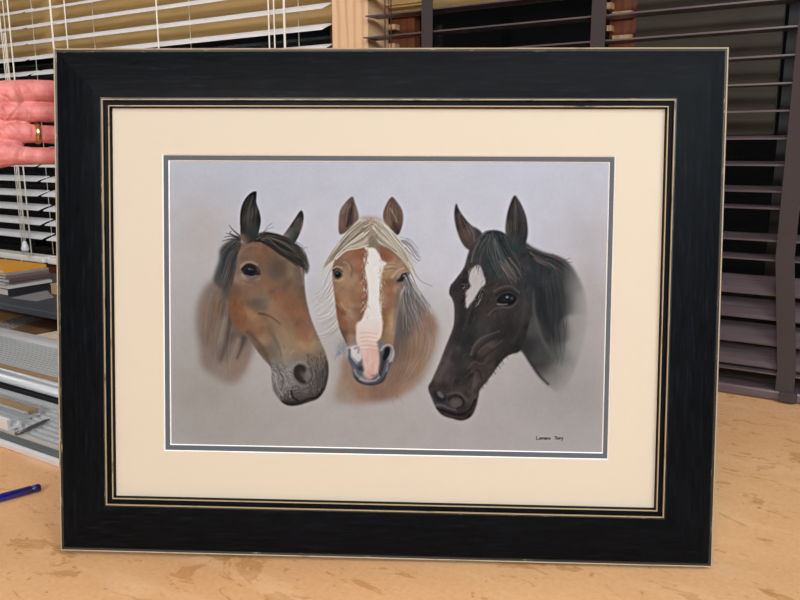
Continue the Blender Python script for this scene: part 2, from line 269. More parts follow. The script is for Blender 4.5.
    face = [(352, 240), (372, 234), (392, 240), (404, 252), (410, 266), (408, 280), (401, 292), (398, 308), (395, 324), (394, 338), (393.5, 348), (394.5, 355), (391.5, 364.5), (388, 372), (384, 381), (375.5, 385), (366, 385.4), (358, 382), (353, 375), (351.5, 367),
            (348.2, 359), (347.6, 350), (345, 341), (340.5, 331), (337, 317), (335, 300), (333, 284), (332.5, 268), (337, 254)]
    clip = L.field(face, [
        (345, 252, 6, (168, 118, 88)), (356, 250, 6, (170, 110, 78)), (363, 256, 5, (156, 96, 66)), (339, 262, 5, (150, 108, 82)), (350, 262, 5, (166, 116, 86)), (358, 268, 5, (166, 106, 74)), (348, 270, 5, (178, 140, 108)), (347, 282, 5, (184, 140, 102)), (356, 284, 5, (180, 136, 104)),
        (364, 280, 4, (160, 100, 70)), (338, 288, 4, (170, 126, 96)), (336, 300, 4, (166, 106, 74)), (345, 298, 5, (184, 136, 98)), (355, 298, 5, (168, 116, 84)), (364, 298, 4, (154, 98, 72)), (339, 314, 5, (162, 98, 66)), (350, 312, 5, (188, 148, 120)), (358, 312, 4, (164, 108, 78)),
        (344, 326, 4, (152, 98, 70)), (353, 326, 5, (172, 120, 88)), (342, 334, 4, (126, 92, 72)), (352, 340, 4, (170, 142, 122)), (346, 340, 3, (150, 110, 88)),
        (388, 250, 5, (160, 104, 76)), (396, 256, 5, (170, 124, 92)), (404, 266, 4, (176, 136, 108)), (392, 266, 5, (198, 156, 116)), (400, 272, 4, (184, 150, 122)), (387, 274, 4, (188, 140, 100)), (386, 286, 4, (178, 128, 92)), (393, 288, 5, (174, 108, 76)), (400, 284, 4, (140, 118, 106)), (384, 298, 4, (182, 140, 106)),
        (392, 300, 5, (170, 108, 78)), (398, 300, 4, (140, 120, 106)), (386, 312, 4, (162, 108, 70)), (393, 314, 4, (186, 144, 106)), (385, 324, 4, (168, 118, 78)), (391, 328, 4, (194, 150, 110)), (384, 336, 4, (166, 126, 94)), (390, 340, 4, (176, 132, 98)),
        (353, 352, 4, (206, 194, 192)), (352, 362, 4, (112, 112, 120)), (359, 352, 3, (168, 160, 160)), (358, 366, 4, (120, 116, 124)), (356, 376, 4, (104, 106, 114)), (366, 380, 4, (150, 140, 142)), (374, 382, 4, (96, 94, 98)), (381, 346, 3.5, (140, 136, 138)), (386, 352, 4, (90, 88, 94)),
        (391, 354, 3.5, (174, 172, 176)), (383, 366, 4, (84, 84, 90)), (386, 370, 4, (110, 110, 116)), (380, 376, 4, (92, 92, 98)), (372, 240, 5, (150, 130, 112))], blur=.6,
        exact=[(350, 252, 3, (150, 106, 84)), (356, 255, 4, (132, 90, 67)), (348, 259, 4, (130, 100, 78)), (358, 262, 4, (154, 110, 86)), (353, 280, 4, (158, 130, 105)), (363, 280, 3, (128, 88, 67)), (358, 285, 3, (146, 108, 82)), (346, 303, 4, (154, 114, 87)), (350, 310, 4, (150, 120, 97)),
        (356, 309, 3, (148, 114, 90)), (343, 312, 2.5, (118, 80, 55)), (388, 284, 3, (124, 90, 64)), (390, 291, 3, (140, 97, 74)), (397, 289, 3, (150, 121, 106)), (388, 258, 3, (132, 87, 63)), (393, 264, 3, (158, 122, 96)), (398, 269, 3, (160, 127, 97))])
    L.clip = clip
    L.mottle(120, (333, 245, 408, 345), (2.5, 6), .08)
    L.fur(420, (333, 245, 408, 345), lambda x, y: 100 if x < 370 else 84, 5, [(204, 162, 128), (140, 90, 64), (186, 124, 86), (160, 112, 82)], a=(.06, .22))
    L.stroke([(348, 262), (352, 268), (351, 276)], 2.0, (128, 88, 64), .6, 1.2, soft=1); L.stroke([(344, 262), (348, 264), (350, 270)], 1.8, (200, 164, 132), .5, 1.2, soft=.8)
    L.stroke([(336, 306), (341, 312), (345, 314)], 2.2, (126, 82, 60), .6, 1, soft=.8); L.stroke([(341, 303), (345, 309), (350, 311)], 2.0, (204, 170, 144), .5, 1, soft=.8)
    L.stroke([(366, 262), (365, 280), (366, 300), (361, 316), (356, 332)], 3.0, (150, 92, 64), .45, 3, soft=1.5)
    L.stroke([(381, 272), (381, 292), (383, 310)], 2.6, (166, 124, 92), .5, 2.4, soft=1)
    L.stroke([(383, 310), (385, 320), (382, 334)], 3.4, (150, 98, 60), .6, 2.5, soft=1.1)
    L.stroke([(340, 328), (343, 334), (346, 342)], 2.2, (104, 80, 68), .7, 1.6, soft=.8)
    L.stroke([(398, 290), (396, 306), (394, 330)], 3.6, (128, 116, 106), .6, 3.0, soft=1.2)
    L.strands([(384, 262), (394, 262), (402, 264)], [(384, 272), (392, 270), (398, 272)], 14, [(218, 184, 146), (170, 126, 92)], a=(.3, .6), jit=.5)
    # blaze
    TONE[:] = [.95, .06, .99]
    L.poly([(364.5, 246.8), (369, 247.5), (375, 248.6), (379.5, 255), (381.5, 260), (386.5, 263.2), (382.8, 268), (381, 276), (380, 286), (379.4, 300), (381, 310), (382, 322), (382, 330), (378, 340), (359, 342), (357, 333), (359.5, 325), (363, 316.5), (367, 306), (368, 296), (367.5, 284), (365, 270),
            (366.3, 262), (368, 254), (366, 250)], (232, 227, 224), .8, .98)
    L.fur(70, (363, 248, 367.5, 322), 70, 4, [(236, 230, 226), (170, 118, 88)], a=(.3, .6)); L.fur(60, (379.5, 262, 383, 326), 105, 4, [(234, 228, 224), (176, 128, 96)], a=(.3, .6))
    L.fur(110, (364, 248, 383, 330), 88, 4.5, [(246, 243, 242), (222, 214, 212), (238, 226, 220)], a=(.2, .5))
    L.fur(50, (362, 250, 369, 318), 120, 4, [(240, 234, 230), (176, 124, 92)], a=(.2, .5)); L.fur(40, (378, 256, 384, 320), 60, 3.5, [(238, 232, 228), (184, 138, 104)], a=(.2, .45))
    L.field([(358, 322), (380, 320), (380.5, 332), (377, 342), (378.6, 350), (379.6, 360), (377.5, 372), (372, 378.4), (364.5, 376), (363, 366), (361.5, 354), (357.5, 346), (356.5, 336)],
            [(368, 324, 7, (230, 214, 210)), (362, 336, 5, (226, 200, 190)), (372, 336, 6, (232, 202, 192)), (368, 350, 6, (226, 188, 174)), (370, 364, 6, (226, 190, 176)), (368, 374, 4, (206, 166, 156)), (376, 352, 4, (222, 180, 168)), (362, 348, 4, (230, 206, 198))], blur=1.0, a=.96)
    for k in range(9): L.stroke([(360 + rs.rand(), 333 + k * 2.1), (368, 332.4 + k * 2.1), (377 + rs.rand(), 334 + k * 2.1)], .8, [(204, 158, 146), (244, 214, 204)][k % 2], .5, .6, soft=.4)
    L.fur(60, (363, 350, 378, 374), 88, 5, [(206, 146, 132), (246, 206, 192), (222, 164, 148)], a=(.2, .5))
    # nostrils and lips
    TONE[:] = [.92, .1, 1.0]
    L.poly([(350, 349), (354, 345.6), (359, 347), (361, 352), (362, 358), (358, 362), (353, 357)], (226, 216, 214), .8, .85)
    L.stroke([(354.6, 348.2), (358.4, 347.8), (358.2, 352.5)], 2.0, (128, 118, 120), .65, 1.6, soft=.9); L.stroke([(349, 350), (349.4, 358), (352.5, 364), (358, 368), (362, 370)], 3.2, (92, 94, 104), .85, 3.4, soft=.8)
    L.stroke([(351.5, 352), (352.5, 358), (357, 363)], 1.3, (196, 194, 200), .7, 1, soft=.5); L.blob(360, 368, 2.6, 2.4, (52, 50, 56), .8)
    L.stroke([(354.5, 370), (357, 375), (362, 378)], 2.0, (158, 158, 166), .7, 1.4, soft=.7)
    L.poly([(385, 348.5), (388, 347), (390, 349), (389.4, 354), (387, 358.4), (384, 361.5), (382.6, 358), (384, 353)], (30, 29, 32), .6, .95)
    L.stroke([(381, 350), (384, 346), (389, 344.6), (393, 348.5), (393, 355), (389.5, 361.5)], 1.9, (176, 174, 178), .8, 1.6, soft=.6)
    L.stroke([(383.5, 362), (382, 368), (380, 374)], 3.6, (58, 58, 64), .85, 2.6, soft=.8); L.stroke([(387.5, 363), (386.4, 370), (384, 376)], 1.6, (150, 150, 158), .6, 1.2, soft=.6)
    L.stroke([(354, 377), (359, 381.6), (366, 384), (375, 384), (382, 380.6), (386, 373)], 3.0, (60, 58, 62), .85, 2.2, soft=.9)
    L.stroke([(360, 378.6), (366, 380.4), (374, 380.4), (379, 377)], 1.8, (186, 178, 178), .7, 1.4, soft=.7); L.blob(373, 375.6, 2, 1.3, (150, 112, 108), .7)
    # eyes
    L.stroke([(333.5, 268), (337, 266.4), (342, 267.6)], 1.6, (208, 176, 148), .6, 1.2, soft=.6)
    L.poly([(333, 271), (336, 270), (339.5, 270.8), (342, 273.4), (342.2, 276), (339, 278.4), (335.4, 278.6)], (74, 62, 60), .8, .9); L.blob(337.8, 274.6, 2.7, 2.9, (26, 28, 32), .95, p=4); L.blob(337.2, 273.2, .9, .7, (96, 108, 124), .8)
    L.stroke([(332, 270.5), (337, 268.6), (342.5, 271.5)], 1.2, (60, 46, 44), .8, .8); L.stroke([(335, 280), (339, 281), (343, 278)], 1.1, (206, 174, 146), .6, .8, soft=.5)
    L.stroke([(392, 277), (397, 271), (404, 267.6)], 1.6, (214, 184, 156), .6, 1.2, soft=.7)
    L.clip = None
    L.poly([(396, 282), (399.5, 278), (402, 274), (407, 272.6), (409, 274), (406, 278), (402, 281.6)], (44, 40, 42), .6, .95); L.blob(404.2, 275.6, 1.4, 1.0, (150, 156, 166), .8); L.stroke([(394, 280), (398, 282), (403, 282)], 1.4, (120, 104, 98), .6, 1, soft=.6)
    # grey mane right of the face
    L.strands([(404, 277), (406, 292), (411, 310), (416, 330)], [(408, 274), (417, 290), (427, 302), (433, 312)], 70, [(190, 186, 182), (210, 204, 196), (78, 72, 74), (96, 92, 94), (150, 144, 142), (70, 64, 66)], a=(.3, .8), jit=1.8, w=(.5, 1.1))
    L.strands([(402, 282), (402, 300), (402, 320), (404, 336)], [(408, 284), (412, 304), (420, 322), (424, 334)], 46, [(96, 88, 88), (172, 166, 160), (74, 66, 66), (140, 130, 122)], a=(.2, .6), jit=1.6, w=(.5, 1.2))
    # ears
    L.field([(339.6, 234), (338.6, 222), (340, 211), (345, 203), (352.3, 196.6), (355, 203), (358, 212), (358.6, 219), (356, 224), (348, 231)],
            [(352, 199, 4, (110, 86, 76)), (344, 208, 4, (130, 108, 96)), (341, 222, 4, (128, 98, 82)), (350, 212, 3, (66, 54, 52)), (350, 219, 3.2, (58, 48, 48)), (356, 212, 3, (132, 104, 86)), (355, 220, 3, (120, 100, 84)), (344, 228, 4, (112, 88, 76)), (346, 218, 3, (106, 84, 76))], blur=.6)
    L.stroke([(351, 204), (349.8, 214), (347, 226)], 3.4, (44, 38, 40), .75, 2.2, soft=1); L.strands([(350, 202), (343, 212), (342, 230)], [(353, 204), (356, 212), (352, 224)], 22, [(160, 132, 114), (84, 66, 60), (130, 106, 92)], a=(.2, .5), jit=.6)
    L.field([(384.4, 224), (383, 215), (385.5, 206), (391.6, 197), (397, 202), (402, 210), (403.2, 219), (401.5, 228), (397.5, 235), (391, 230)],
            [(392, 199, 4, (110, 84, 74)), (386, 212, 4, (118, 88, 76)), (393, 212, 3, (112, 88, 76)), (400, 210, 4, (120, 92, 80)), (401, 222, 4, (112, 86, 76)), (388, 222, 4, (130, 96, 78)), (396, 228, 4, (84, 66, 62)), (392, 218, 3, (96, 80, 72))], blur=.6)
    L.stroke([(390, 208), (394, 215), (397, 222)], 1.6, (176, 160, 144), .7, 1, soft=.6); L.stroke([(393, 222), (396, 228), (398, 232)], 2.4, (66, 52, 50), .7, 2, soft=.8)
    L.strands([(390, 202), (386, 212), (389, 226)], [(394, 202), (401, 214), (397, 230)], 20, [(156, 122, 104), (86, 66, 60)], a=(.2, .5), jit=.6)
    # forelock, parted
    TONE[:] = [.93, .08, 1.0]
    crc = [(214, 204, 186), (226, 218, 202), (196, 184, 162), (184, 168, 146), (236, 230, 218)]
    L.field([(372, 216.5), (362, 218), (353, 225), (343, 237), (333, 250), (324, 264), (320, 276), (330, 268), (336, 258.5), (345, 250), (356, 247.5), (366, 246), (372.5, 236), (380, 244), (394, 250), (404, 258), (409, 268), (417, 282), (414, 266), (407, 250), (396, 236), (386, 224), (381, 218)],
            [(372, 220, 5, (196, 178, 162)), (360, 226, 6, (208, 196, 176)), (350, 236, 6, (206, 194, 174)), (340, 250, 6, (208, 198, 180)), (328, 264, 6, (210, 202, 188)), (358, 240, 5, (196, 182, 160)), (385, 230, 5, (204, 192, 172)), (395, 244, 5, (206, 194, 174)), (406, 258, 5, (206, 196, 180)), (413, 272, 5, (206, 198, 186)), (372, 234, 3, (160, 142, 122))], blur=1.0, a=.96)
    L.strands([(372, 219), (358, 224), (342, 240), (330, 256), (322, 270)], [(372, 230), (362, 240), (350, 247), (340, 253), (332, 261)], 90, crc + [(130, 114, 96), (120, 104, 88), (150, 134, 114)], a=(.3, .85), jit=1.1)
    L.strands([(373, 219), (386, 226), (398, 240), (408, 256), (418, 280)], [(373, 230), (380, 240), (390, 247), (400, 256), (409, 270)], 80, crc + [(130, 114, 98), (120, 104, 90), (150, 136, 116)], a=(.3, .85), jit=1.1)
    for p in [[(364, 228), (350, 240), (338, 252)], [(370, 232), (362, 240), (352, 245)], [(372, 236), (368, 241), (364, 245)], [(348, 236), (338, 248), (330, 258)], [(376, 236), (386, 245), (396, 252)], [(360, 222), (348, 232), (340, 242)]]:
        L.stroke(p, 1.4, (124, 106, 90), .65, .5, soft=.5)
    L.stroke([(336, 258.6), (346, 250.4), (358, 248), (368, 245)], 1.8, (230, 220, 204), .75, 1.2, soft=.5)
    L.stroke([(371, 218), (371.5, 226), (372.5, 236)], 1.6, (160, 128, 112), .6, 1.2, soft=.6); L.blob(366, 218, 6, 2, (176, 140, 122), .5)
    L.strands([(401, 236), (410, 240), (417, 248), (423, 258)], [(402, 244), (408, 250), (416, 262), (421, 262)], 13, [(112, 108, 104), (150, 144, 138), (96, 92, 90)], w=(.4, .9), a=(.4, .8), jit=1.2)
    L.stroke([(412, 268), (420, 280), (432, 286)], .9, (140, 132, 126), .7, .5); L.stroke([(410, 272), (420, 292), (430, 306)], 1.1, (96, 90, 90), .7, .5)
    L.stroke([(408, 262), (414, 276), (420, 294)], 1.4, (224, 220, 212), .7, .8)
    # ======================================================================= black horse, right
    TONE[:] = [.93, .12, 1.0]
    def fade(X, Y):
        f = np.clip((592 - X) / 30, 0, 1) * np.clip((398 - Y + np.clip((X - 545) * -.2, -6, 6)) / 34, 0, 1)
        return f ** .85
    L.field([(512, 244), (524, 242), (532, 247), (543, 252), (557, 256), (568, 262), (578, 276), (586, 296), (587, 322), (582, 348), (572, 376), (560, 392), (548, 386), (539, 377), (530, 363.5), (522, 351), (512, 352), (500, 330), (500, 280)],
            [(520, 256, 9, (46, 50, 52)), (536, 262, 9, (44, 52, 54)), (552, 268, 9, (48, 52, 54)), (564, 276, 7, (66, 66, 66)), (572, 286, 7, (84, 80, 78)), (580, 300, 7, (118, 110, 105)), (566, 300, 7, (62, 62, 62)), (548, 300, 9, (42, 43, 45)), (530, 300, 8, (46, 48, 50)), (548, 318, 7, (44, 45, 47)), (558, 285, 6, (52, 53, 54)),
             (534, 330, 7, (74, 72, 72)), (550, 332, 8, (48, 49, 50)), (563, 332, 6, (84, 81, 79)), (576, 330, 8, (144, 138, 134)), (528, 345, 7, (50, 48, 48)), (540, 352, 7, (72, 70, 70)), (552, 352, 7, (70, 70, 70)), (564, 356, 8, (118, 116, 114)), (540, 370, 6, (66, 62, 62)), (552, 376, 7, (98, 94, 92)), (566, 374, 8, (136, 131, 128)), (578, 350, 8, (152, 146, 142))],
            blur=1.3, mask=fade)
    L.strands([(536, 262), (540, 300), (545, 340), (556, 372)], [(560, 268), (568, 300), (568, 330), (566, 360)], 60, [(34, 36, 38), (76, 76, 78), (56, 58, 60), (96, 94, 94)], a=(.05, .2), jit=3, w=(1.0, 3.0))
    L.stroke([(532, 292), (534, 312), (540, 334), (552, 356)], 3.4, (100, 97, 96), .6, 3, soft=1.8); L.stroke([(526, 262), (530, 290), (532, 310)], 2.6, (78, 78, 78), .5, 2.6, soft=1.6)
    L.stroke([(540, 290), (544, 312), (552, 334)], 5, (34, 38, 40), .6, 4, soft=2); L.stroke([(523, 351), (531, 363), (540, 376), (548, 384)], 2.2, (50, 46, 46), .7, 2, soft=1)
    L.strands([(526, 246), (540, 252), (556, 257), (569, 266)], [(528, 254), (540, 262), (552, 268), (562, 278)], 50, [(30, 32, 34), (100, 92, 90), (60, 56, 56), (120, 104, 100)], a=(.25, .65), jit=1.6)
    for p in [[(556, 256), (563, 260), (570, 258)], [(558, 258), (565, 262), (572, 262)], [(552, 254), (560, 258), (566, 264)]]: L.stroke(p, 1.0, (120, 84, 80), .7, .5)
    # ears
    L.field([(456.2, 203.6), (459, 210), (464, 218), (471, 225), (478, 229), (482, 234), (478, 243), (471, 250), (465, 247), (460, 239), (456, 227), (454.2, 214)],
            [(457, 207, 4, (52, 46, 48)), (457, 220, 4, (66, 56, 56)), (463, 224, 4, (60, 50, 50)), (463, 236, 4, (84, 68, 64)), (470, 232, 4, (104, 88, 86)), (476, 234, 4, (66, 60, 60)), (468, 244, 4, (80, 68, 66))], blur=.7)
    L.strands([(457, 208), (457, 224), (466, 244)], [(460, 212), (470, 226), (476, 238)], 30, [(36, 32, 34), (130, 110, 106), (74, 60, 58)], a=(.2, .55), jit=.8)
    L.stroke([(467, 224), (473, 232), (474, 242)], 1.6, (122, 104, 100), .6, 1.2, soft=.7)
    # head
    head = [(478, 238), (488, 231), (500, 231), (512, 238), (524, 244), (530, 262), (533, 290), (531, 315), (526, 336), (520, 350), (513, 353.5), (507, 356.5), (499, 364.5), (489, 379), (480.5, 389), (478.5, 396), (476, 407), (471, 416.5), (462, 420.5), (452, 418.5), (443, 415.5), (437, 409.5),
            (431.5, 398), (428.2, 387.5), (432, 380), (439, 364), (446, 346), (453, 328), (454.5, 316), (454, 305), (452, 298.5), (449.3, 293.5), (450.6, 286), (456, 279), (464, 267.5), (467, 257), (471, 246)]
    clip = L.field(head, [
        (490, 238, 8, (52, 58, 60)), (478, 246, 7, (66, 60, 60)), (470, 260, 6, (72, 66, 66)), (462, 276, 6, (60, 52, 52)), (454, 288, 5, (48, 42, 44)), (460, 296, 5, (58, 50, 50)), (458, 312, 6, (60, 54, 54)), (500, 255, 9, (50, 56, 58)), (515, 265, 8, (58, 58, 58)), (526, 262, 6, (56, 56, 58)),
        (480, 300, 7, (52, 48, 48)), (492, 294, 6, (58, 52, 50)), (490, 310, 7, (60, 52, 50)), (505, 315, 7, (56, 50, 50)), (520, 310, 7, (58, 54, 54)), (528, 290, 6, (50, 52, 54)), (470, 320, 7, (48, 46, 46)), (485, 328, 7, (58, 54, 54)), (505, 332, 8, (50, 46, 46)), (520, 338, 7, (46, 44, 44)),
        (457, 335, 6, (56, 50, 52)), (468, 342, 6, (44, 44, 44)), (482, 348, 6, (76, 64, 60)), (492, 350, 5, (70, 58, 56)), (500, 355, 5, (46, 42, 42)), (450, 350, 5, (70, 62, 62)), (445, 364, 5, (82, 72, 70)), (458, 358, 6, (56, 52, 52)), (470, 364, 6, (66, 58, 56)), (484, 366, 5, (62, 54, 52)), (478, 376, 5, (66, 56, 54)),
        (438, 376, 5, (84, 72, 68)), (450, 376, 6, (66, 58, 58)), (462, 378, 6, (50, 46, 46)), (472, 386, 5, (66, 56, 54)), (433, 388, 4, (66, 56, 54)), (446, 388, 5, (56, 50, 50)), (460, 392, 5, (64, 56, 56)), (470, 398, 5, (72, 62, 60)), (438, 398, 4, (70, 66, 68)), (446, 402, 4, (60, 54, 54)), (456, 404, 4, (84, 76, 74)),
        (466, 408, 4, (60, 52, 50)), (450, 413, 4, (50, 44, 44)), (462, 416, 4, (40, 35, 36))], blur=.7)
    L.clip = clip
    L.mottle(260, (430, 250, 532, 418), (2, 6), .2)
    L.fur(620, (430, 250, 532, 418), lambda x, y: 118 if y > 320 else 105, 6, [(92, 82, 80), (34, 32, 34), (76, 66, 64), (60, 58, 60), (104, 92, 88)], a=(.08, .28), w=(.5, 1.6), spread=20)
    L.stroke([(466, 262), (459, 278), (452, 288), (453, 297), (456, 308), (456, 322), (449, 342), (441, 362), (433, 380)], 2.0, (96, 84, 82), .4, 1.8, soft=1.2)
    L.stroke([(462, 300), (462, 318), (458, 338), (452, 356)], 5, (36, 34, 36), .5, 5, soft=2.4); L.stroke([(451, 352), (444, 368), (436, 384)], 4.5, (98, 84, 80), .45, 3.5, soft=2)
    L.stroke([(471, 354), (474, 346), (480, 339), (488, 335), (499, 331)], 2.2, (104, 96, 94), .65, 1.4, soft=.9); L.stroke([(474, 358), (478, 350), (484, 343), (494, 338)], 2.4, (36, 32, 32), .55, 1.8, soft=1)
    L.stroke([(478, 352), (486, 345), (494, 347), (502, 340)], 1.8, (94, 78, 74), .55, 1.2, soft=.9); L.stroke([(482, 358), (490, 352), (499, 345)], 2.0, (38, 34, 34), .5, 1.5, soft=.9)
    L.stroke([(468, 368), (474, 362), (482, 364), (488, 358)], 1.6, (96, 84, 80), .55, 1.2, soft=.8); L.stroke([(470, 376), (478, 370), (481, 378)], 1.8, (36, 32, 32), .6, 1.4, soft=.8)
    L.stroke([(472, 300), (468, 316), (463, 330)], 2, (90, 84, 84), .35, 1.5, soft=1.2); L.blob(462, 284, 3, 2.4, (34, 30, 32), .5)
    L.stroke([(475, 372), (474, 384), (470, 394)], 2, (92, 80, 76), .5, 1.4, soft=1); L.blob(512, 330, 12, 10, (38, 36, 36), .4); L.blob(484, 318, 8, 5, (70, 62, 60), .4)
    L.stroke([(522, 286), (524, 306), (520, 328), (512, 342)], 3, (76, 70, 68), .4, 2.4, soft=1.6)
    # star
    TONE[:] = [.86, .1, 1.0]
    L.poly([(475.6, 265.2), (480, 266), (483, 273), (485.4, 283), (480.5, 288.6), (474, 299), (470, 304), (466.8, 308.6), (465.6, 300), (466.2, 292), (470, 286.6), (468.8, 279), (470.8, 271)], (216, 207, 204), .7, .97)
    L.fur(45, (467, 268, 483, 304), 115, 4, [(234, 228, 226), (196, 184, 180)], a=(.25, .55)); L.fur(24, (464, 284, 468, 306), 150, 3, [(206, 196, 192), (60, 54, 54)], a=(.3, .6))
    L.fur(20, (480, 270, 486, 290), 110, 3, [(70, 64, 62), (200, 190, 186)], a=(.1, .3)); L.blob(468, 285.5, 2.0, 1.6, (70, 60, 60), .7)
    # eye
    TONE[:] = [.93, .12, 1.0]
    L.stroke([(494, 291), (502, 287), (511, 286.4), (519, 292)], 2.0, (98, 84, 76), .7, 1.4, soft=.8); L.stroke([(496, 295), (503, 291), (511, 290.6), (517, 295)], 1.8, (30, 28, 30), .8, 1.2, soft=.6)
    L.stroke([(488, 315), (494, 309), (502, 307.4), (511, 307), (517.6, 300)], 1.6, (104, 94, 90), .6, .9, soft=.8)
    L.poly([(497, 302), (500, 296), (506, 293), (512, 293.6), (516.4, 298), (514, 303.6), (507, 305.4)], (24, 24, 28), .6, .95)
    L.stroke([(497.5, 304), (502, 304.4), (507, 304)], 1.5, (146, 134, 128), .7, .8, soft=.5); L.blob(507, 297, 1.2, 1.0, (146, 156, 172), .85); L.blob(511.5, 298, 1.2, 1.3, (84, 92, 106), .7); L.blob(504, 300, 1.6, .8, (56, 60, 70), .5)
    # muzzle
    L.poly([(433, 394), (436, 391), (440, 391), (446, 397.5), (443, 402), (437, 401)], (38, 34, 36), .9, .9); L.poly([(437, 391.5), (441, 392), (444, 396.5), (442, 398), (438.6, 396)], (122, 118, 120), .8, .75)
    L.stroke([(449, 399), (453, 396), (459, 396.4), (463, 400), (462.5, 405.5), (457, 408.6)], 3.0, (34, 30, 32), .85, 2.4, soft=.8); L.blob(455, 402.6, 4.4, 3.2, (94, 86, 84), .7)
    L.stroke([(447, 394), (454, 392.4), (461, 394), (466, 400)], 1.5, (98, 88, 84), .6, 1.2, soft=.7); L.stroke([(435.6, 405), (442, 405), (448, 408), (455, 410)], 1.7, (110, 102, 100), .7, 1.3, soft=.7)
    L.stroke([(437, 408.5), (444, 410.6), (452, 413.6), (462, 414), (470, 409), (475, 400)], 2.0, (28, 24, 26), .8, 1.8, soft=.7); L.stroke([(444, 413.6), (453, 416.6), (463, 417.4)], 1.2, (84, 72, 70), .6, 1, soft=.6)
    L.fur(60, (436, 372, 474, 412), 100, 4, [(100, 88, 84), (36, 32, 34), (84, 74, 72)], a=(.15, .4))
    L.clip = None
    L.fur(46, (479, 374, 500, 388), 150, 3, [(60, 54, 54)], a=(.0, .01)); 
    for i in range(26):
        t = rs.rand(); x = 480 + t * 28; y = 390 - t * 33; L.stroke([(x - 1, y - 2), (x + .9, y + 1.0)], 1.0, (70, 62, 60), .3, .4)
    # forelock
    hc3 = [(38, 40, 42), (90, 95, 96), (70, 74, 75), (50, 53, 54), (108, 112, 113), (28, 30, 32), (86, 82, 80), (34, 36, 38)]
    L.strands([(484, 234), (476, 242), (470, 254), (469, 266)], [(492, 234), (484, 248), (480, 262), (479, 276)], 46, hc3 + [(110, 96, 92)], a=(.3, .75), jit=.9)
    L.strands([(486, 233), (486, 248), (490, 264), (496, 280)], [(502, 233), (510, 248), (520, 262), (528, 280)], 170, hc3, w=(.4, 1.0), a=(.25, .7), jit=1.8)
    L.strands([(496, 262), (504, 272), (512, 284)], [(508, 256), (518, 270), (526, 284)], 34, [(120, 100, 90), (92, 78, 70), (64, 56, 54), (134, 118, 108)], a=(.25, .6), jit=1.2)
    L.stroke([(481, 234), (486, 231), (492, 230.6)], 1.0, (72, 76, 78), .7, .6)
    L.stroke([(479, 240), (474, 250), (471, 262)], 1.6, (124, 106, 102), .6, 1, soft=.6)
    L.field([(514.4, 195.4), (518, 199), (522, 206), (526.4, 218), (527.8, 233), (525, 245), (519, 253), (513, 251.5), (508, 243), (505.4, 231), (506.6, 217), (510, 204)],
            [(514, 199, 4, (70, 60, 58)), (510, 212, 4, (58, 54, 52)), (516, 214, 4, (48, 44, 44)), (524, 214, 4, (66, 62, 60)), (508, 228, 4, (82, 74, 66)), (516, 230, 4, (46, 42, 42)), (525, 232, 4, (58, 56, 56)), (514, 242, 4, (54, 62, 62)), (516, 250, 5, (42, 58, 60)), (522, 242, 4, (46, 50, 50))], blur=.7)
    L.strands([(513, 200), (508, 216), (511, 244)], [(517, 202), (525, 220), (520, 246)], 48, [(34, 32, 32), (98, 88, 82), (52, 48, 48), (78, 74, 70)], a=(.2, .55), jit=.8)
    # signature in pencil
    def sig(p): L.stroke(p, .75, (64, 56, 58), .85, .7, soft=.28)
    x = 536.4; y = 439.2
    def arc(cx, cy, r, a0, a1, k=7): return [(cx + r * math.cos(math.radians(a0 + (a1 - a0) * i / (k - 1))), cy + r * math.sin(math.radians(a0 + (a1 - a0) * i / (k - 1)))) for i in range(k)]
    sig([(x, y - 2.6), (x, y), (x + 1.6, y)]); x += 2.6                              # L
    sig(arc(x + .7, y - .8, .8, 0, 360, 9)); x += 2.0                                # o
    for _ in range(2): sig([(x, y - 1.6), (x, y)]); sig([(x, y - 1.1), (x + .9, y - 1.6)]); x += 1.3   # r r
    sig(arc(x + .8, y - .8, .8, 0, 360, 9)); sig([(x + 1.6, y - 1.6), (x + 1.7, y)]); x += 2.2          # a
    sig([(x, y - 1.6), (x, y)]); x += 1.0                                            # i
    sig([(x, y), (x, y - 1.6), (x + .9, y - 1.5), (x + 1.2, y)]); x += 1.9           # n
    sig(arc(x + .8, y - .8, .8, 0, -310, 9)); x += 4.4                               # e
    x = 554.4
    sig([(x, y - 2.8), (x + 2.6, y - 2.6)]); sig([(x + 1.3, y - 2.7), (x + 1.2, y)]); x += 2.4          # T
    sig(arc(x + .8, y - .8, .8, 0, -310, 9)); x += 1.9                               # e
    for _ in range(2): sig([(x, y - 1.6), (x, y)]); sig([(x, y - 1.1), (x + .9, y - 1.6)]); x += 1.3
    sig([(x, y - 1.6), (x + .7, y - .3)]); sig([(x + 1.6, y - 1.6), (x + .2, y + 1.3)])                # y
    # tooth of the paper
    im += .55 * (im - gblur(im, 2.6)); im += .18 * (im - gblur(im, 9))
    n = value_noise(PH, PW, 3.2, rs) * .6 + value_noise(PH, PW, 9, rs) * .5 + value_noise(PH, PW, 40, rs) * .8 + rs.randn(PH, PW) * .12
    im += n[..., None] * 0.022
    return np.clip(im, 0, 1)
